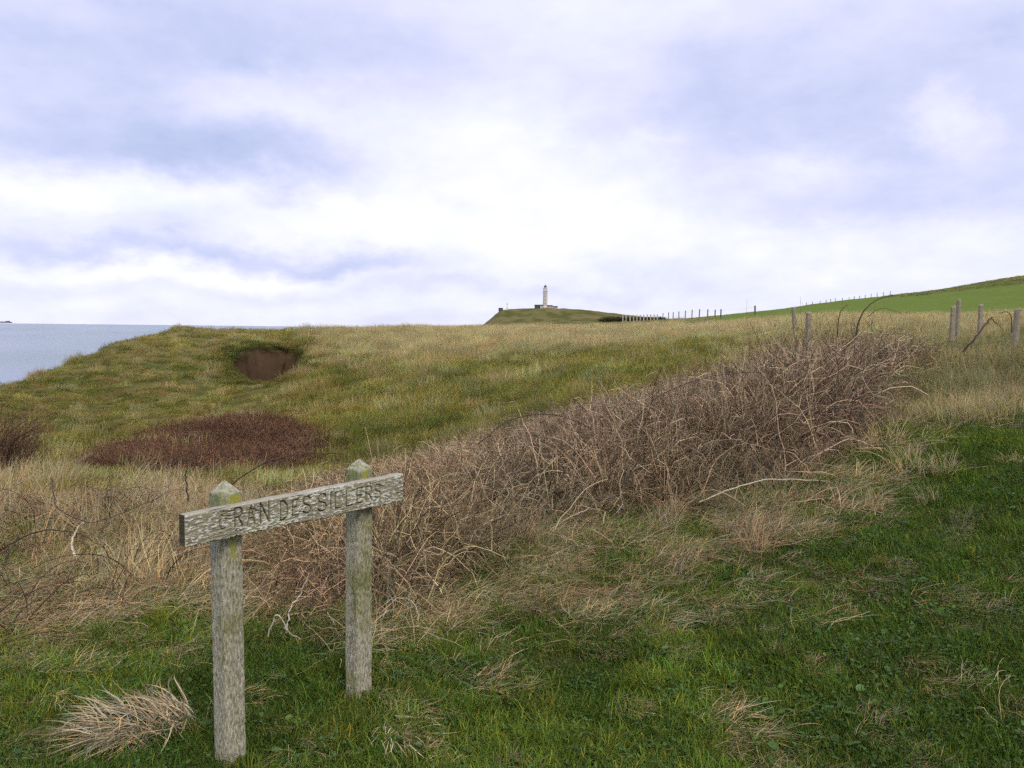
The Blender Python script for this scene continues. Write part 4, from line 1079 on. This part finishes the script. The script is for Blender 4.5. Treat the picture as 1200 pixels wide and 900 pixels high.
# rank grass in front of the fence posts on the right
n = 420
qd = RNG.uniform(9.4, 16.5, n); q = at(RNG.uniform(1010, 1290, n), np.full(n, 400.0), qd); x, y = q[:, 0], q[:, 1]; z = height(x, y); n1 = fbm(x * .9, y * .9, 3)
c = mixn([(.10, .13, .03), (.27, .24, .09), (.46, .385, .23)], [.8 + n1, .8 + 0 * n1, .7 - n1])
put('rank_grass', 'tall', np.ones(n, bool), c, .7, 1.05, 'rank olive and straw grass in front of the right fence posts', 'grass', wind=.3, spread=.7)
# green plants inside the scrape, rough growth on its lip
q = at(RNG.uniform(270, 308, 60), RNG.uniform(420, 446, 60), np.full(60, 27.0)); x, y = q[:, 0], q[:, 1] + RNG.uniform(-.3, 1.8, 60); z = height(x, y)
c = np.tile((.05, .085, .022), (60, 1)); put('hollow_greenery', 'tussock', np.ones(60, bool), c, .5, .9, 'dark green growth in the left part of the earth hollow', 'plants')

# turf growing up to and over the rim of the scrape
n = 2600
x = RNG.uniform(-11.2, -6.4, n); y = RNG.uniform(24.6, 32.6, n); z = base_height(x, y); hd_ = hole_depth(x, y, z); px, py = project(x, y, z)
keep = (hd_ < .14) & (((px - 310) / 62) ** 2 + ((py - 428) / 34) ** 2 < 1); x, y, z, px, py, hd_ = [q[keep] for q in (x, y, z, px, py, hd_)]
z = height(x, y); n1 = fbm(x * .9, y * .9, 3); back = py < 424; print('rim', len(x))
c = mixn([(.050, .090, .018), (.13, .15, .032), (.27, .235, .07), (.20, .14, .06)], [.6 + n1 + .9 * back, .7 + 0 * n1, .6 - n1 * .6 - .3 * back, .3 + 0 * n1])
put('hollow_rim_grass', 'tussock', np.ones(len(x), bool), c, .28, .55, 'rough turf fringing the rim of the earth hollow', 'grass', wind=-1.57, spread=.7)

# ------------------------------------------------------------------ hero stems placed singly
M_CANE = mat_plain('bramble_cane_bark', (.060, .040, .036), .7, .4, 30); M_PALE = mat_plain('bleached_twig_wood', (.50, .45, .37), .8, .3, 30)
def hero(name, pts, r0, r1, mat, label, cat, grp):
    """pts: (px, py, depth)"""
    p = np.array([at(a, b, d) for a, b, d in pts]); s = spline(p, 10 * len(p))
    s = s + np.stack([fbm(np.arange(len(s)) * .21 + p[0, 0] * 9 + q * 40, np.zeros(len(s)), 2) for q in range(3)], -1) * .012
    o3 = s[0].copy(); v_, f_ = tube_arrays(s - o3, np.linspace(r0, r1, len(s)), 6)
    tag(obj(name, mesh_np(name, v_, f_, True), mat, None, tuple(o3)), label, cat, grp)
HC = 'single bramble canes'; HT = 'bleached twigs'
hero('bramble_cane', [(1003, 395, 10.4), (1006, 378, 10.4), (1013, 364, 10.4), (1025, 353, 10.5), (1038, 348, 10.6), (1046, 347, 10.7)], .012, .005, M_CANE, 'tall dark cane arching right above the brambles against the green hill', 'bramble', HC)
hero('bramble_cane', [(981, 395, 10.3), (983, 373, 10.3), (987, 362, 10.3), (994, 357, 10.4)], .007, .004, M_CANE, 'short dark cane curving upward left of the tall arching cane', 'bramble', HC)
hero('bramble_cane', [(1016, 372, 10.8), (1028, 363, 10.8), (1040, 362, 10.8), (1056, 367, 10.9)], .004, .002, M_CANE, 'thin drooping cane just under the tall arching cane', 'bramble', HC)
hero('bramble_cane', [(1128, 412, 10.0), (1143, 396, 10.0), (1154, 381, 10.1), (1162, 372, 10.2)], .013, .010, M_CANE, 'thick dark broken branch rising in front of the right fence posts', 'bramble', HC)
hero('bramble_cane', [(1161, 373, 10.2), (1168, 379, 10.2), (1176, 387, 10.2)], .007, .003, M_CANE, 'dark side branch bending down right from the thick broken branch', 'bramble', HC)
hero('bramble_cane', [(1186, 390, 10.6), (1185, 372, 10.6), (1180, 365.5, 10.6), (1170, 367, 10.6)], .007, .004, M_CANE, 'hooked dark cane beside the stout post at the right edge', 'bramble', HC)
hero('bramble_cane', [(221, 588, 5.0), (218, 566, 5.0), (219, 549, 5.0), (227, 536, 5.05), (240, 531, 5.1)], .005, .003, M_CANE, 'dark hooked cane standing above the left end of the sign board', 'bramble', HC)
hero('bramble_cane', [(215, 640, 5.6), (255, 585, 5.4), (300, 548, 5.3), (350, 532, 5.3), (402, 532, 5.3)], .006, .003, M_CANE, 'long dark cane sweeping up behind the sign board', 'bramble', HC)
hero('bramble_cane', [(-10, 652, 5.2), (30, 628, 5.1), (62, 621, 5.05), (98, 628, 5.0), (130, 648, 4.9)], .006, .003, M_CANE, 'dark cane arching over the dry grass at the left edge', 'bramble', HC)
hero('bramble_cane', [(60, 560, 6.2), (66, 592, 5.9), (82, 604, 5.8), (108, 612, 5.7), (146, 600, 5.7), (200, 576, 5.8)], .005, .002, M_CANE, 'wavy dark cane over the dry grass left of the sign', 'bramble', HC)
hero('bramble_cane', [(404, 663, 4.3), (380, 676, 4.2), (368, 695, 4.15), (366, 712, 4.1)], .005, .003, M_CANE, 'dark cane curling down beside the left side of the right sign post', 'bramble', HC)
hero('bramble_cane', [(860, 470, 8.6), (905, 478, 8.5), (935, 470, 8.5), (962, 452, 8.6), (965, 440, 8.6)], .006, .004, M_CANE, 'dark curved cane low on the right face of the thicket', 'bramble', HC)
hero('bramble_cane', [(735, 500, 7.6), (775, 463, 7.7), (830, 442, 7.9), (890, 436, 8.1), (940, 440, 8.3)], .006, .003, M_CANE, 'long dark cane arching across the middle of the thicket', 'bramble', HC)
hero('bramble_cane', [(560, 520, 6.4), (600, 492, 6.6), (650, 486, 6.8), (700, 505, 6.9)], .006, .003, M_CANE, 'dark cane arching along the top of the thicket right of the sign', 'bramble', HC)
hero('dead_twig', [(299, 774, 3.75), (312, 748, 3.85), (325, 721, 3.85), (337, 739, 3.85), (352, 749, 3.85)], .0045, .0025, M_PALE, 'bleached forked twig with a sharp bend between the sign posts', 'twig', HT)
hero('dead_twig', [(336, 742, 3.9), (339, 716, 3.95), (350, 699, 4.0), (357, 684, 4.0), (363, 671, 4.0)], .0045, .002, M_PALE, 'pale upright wavy twig between the sign posts', 'twig', HT)
hero('dead_twig', [(352, 748, 3.85), (336, 768, 3.75), (320, 786, 3.65)], .003, .002, M_PALE, 'pale twig slanting down to the grass between the sign posts', 'twig', HT)
hero('dead_twig', [(439, 712, 4.3), (455, 722, 4.25), (475, 727, 4.2), (497, 727, 4.2)], .005, .003, M_PALE, 'pale curved twig lying right of the right sign post', 'twig', HT)
hero('dead_twig', [(481, 690, 4.4), (479, 708, 4.35), (484, 720, 4.25), (496, 727, 4.2)], .004, .002, M_PALE, 'pale upright twig curving down right of the right sign post', 'twig', HT)
hero('dead_twig', [(361, 752, 3.95), (372, 753, 3.9), (388, 745, 3.95), (392, 733, 4.0), (384, 717, 4.1)], .004, .002, M_PALE, 'pale hooked twig at the left foot of the right sign post', 'twig', HT)
hero('dead_twig', [(88, 652, 4.9), (84, 638, 4.95), (90, 620, 5.0), (98, 612, 5.0)], .008, .003, M_PALE, 'thick bleached twig in the dry grass at the left', 'twig', HT)
hero('dead_twig', [(876, 683, 4.9), (890, 702, 4.75), (902, 714, 4.65), (911, 722, 4.6)], .003, .002, M_PALE, 'thin pale twig lying on the green turf at centre right', 'twig', HT)
hero('dead_twig', [(820, 588, 6.2), (860, 572, 6.3), (900, 562, 6.5), (950, 563, 6.6), (1000, 566, 6.6)], .006, .003, M_PALE, 'long pale stem lying along the foot of the thicket', 'twig', HT)
hero('dead_twig', [(598, 660, 5.6), (640, 625, 5.8), (668, 606, 6.0), (690, 596, 6.1)], .005, .003, M_PALE, 'pale stem slanting up the front of the thicket at centre', 'twig', HT)

# ------------------------------------------------------------------ shrub at the left edge, hedge behind the pale posts, straw tussock
def veg_mesh(name, arrays, colour, mat, parent=None, loc=None):
    V_, F_, C_ = arrays; me = mesh_np(name, V_, F_, True); set_col(me, 'bc', C_ * np.asarray(colour)); return obj(name, me, mat, parent, loc)
def mat_own(name, trans=0.0):
    m, t, b, o = material(name); c = attr(t, 'bc'); t.l.new(c, b.inputs['Base Color']); b.inputs['Roughness'].default_value = .75; b.inputs['Specular IOR Level'].default_value = .15
    if trans:
        tr = t.new('ShaderNodeBsdfTranslucent'); t.l.new(c, tr.inputs[0]); mxs = t.new('ShaderNodeMixShader'); mxs.inputs[0].default_value = trans
        t.l.new(b.outputs[0], mxs.inputs[1]); t.l.new(tr.outputs[0], mxs.inputs[2]); t.l.new(mxs.outputs[0], o.inputs[0])
    return m
M_OWN = mat_own('shrub_twig'); M_OWNB = mat_own('dry_blade', .3)
g9 = np.random.default_rng(5)
for px0, py0, d0, hs, lab in ((-8, 552, 11.6, 1.3, 'leafless dark brown shrub cut off by the left edge'),):
    q = at(px0, py0, d0); zq = float(height(np.array([q[0]]), np.array([q[1]]))[0])
    root = empty('shrub', (q[0], q[1], zq)); tag(root, lab, 'shrub')
    veg_mesh('main_stems', stems(g9, 26, .25, 1.15 * hs, .011, .7, [(1, (1, .8, .7))], .12, 8, .72, 5, 1.0), (.085, .062, .05), M_OWN, root)
    veg_mesh('twigs', stems(g9, 420, .55, .85 * hs, .0045, .9, [(.7, (1, .8, .7)), (.3, (1.6, 1.35, 1.1))], .16, 7, .7, 3, 1.0), (.12, .088, .07), M_OWN, root)
hp = [(700, 131), (712, 132), (722, 133), (731, 133), (740, 132), (748, 132), (757, 131), (765, 130), (772, 129), (778, 128)]
hq = at(700, 376, 131.0); hz = float(height(np.array([hq[0]]), np.array([hq[1]]))[0])
root = empty('hedge', (hq[0], hq[1], hz)); tag(root, 'low dark clipped hedge behind the close-set pale posts', 'hedge')
parts = []
for hx in np.linspace(706, 776, 46):
    d0 = float(np.interp(hx, [p[0] for p in hp], [p[1] for p in hp])) + g9.uniform(-.4, .4) + 3.0
    q = at(hx, 376, d0); zq = float(height(np.array([q[0]]), np.array([q[1]]))[0]); htop = at(hx, np.interp(hx, [700, 710, 722, 735, 776], [371, 367, 367.4, 368.6, 368.6]), d0)[2] - zq
    htop = float(np.clip(htop, .5, 2.0))
    v_, f_, c_ = blades(g9, 240, .6, htop * .5, htop * 1.05, .06, .35, .7, seg=3, bright=(.5, 1.5)); parts.append((v_ + np.array([q[0] - hq[0], q[1] - hq[1], zq - hz]), f_, c_))
veg_mesh('foliage', join(parts), (.085, .082, .045), M_OWNB, root)
# tussock of thick straw in the lower left corner
q = at(170, 845, 3.02); zq = float(height(np.array([q[0]]), np.array([q[1]]))[0])
v_, f_, c_ = blades(g9, 520, .17, .12, .34, .0048, .75, 1.0, wind=.5, seg=6, bright=(.35, 1.5))
o = veg_mesh('straw_tussock', (v_, f_, c_), (.50, .41, .27), M_OWNB, None, (q[0], q[1], zq + .03)); o.rotation_euler = (0, 0, math.radians(222)); o.scale = (1.15, 1, .52)
tag(o, 'thick pale straw tussock flopped over the grass in the lower left corner', 'grass tussock')
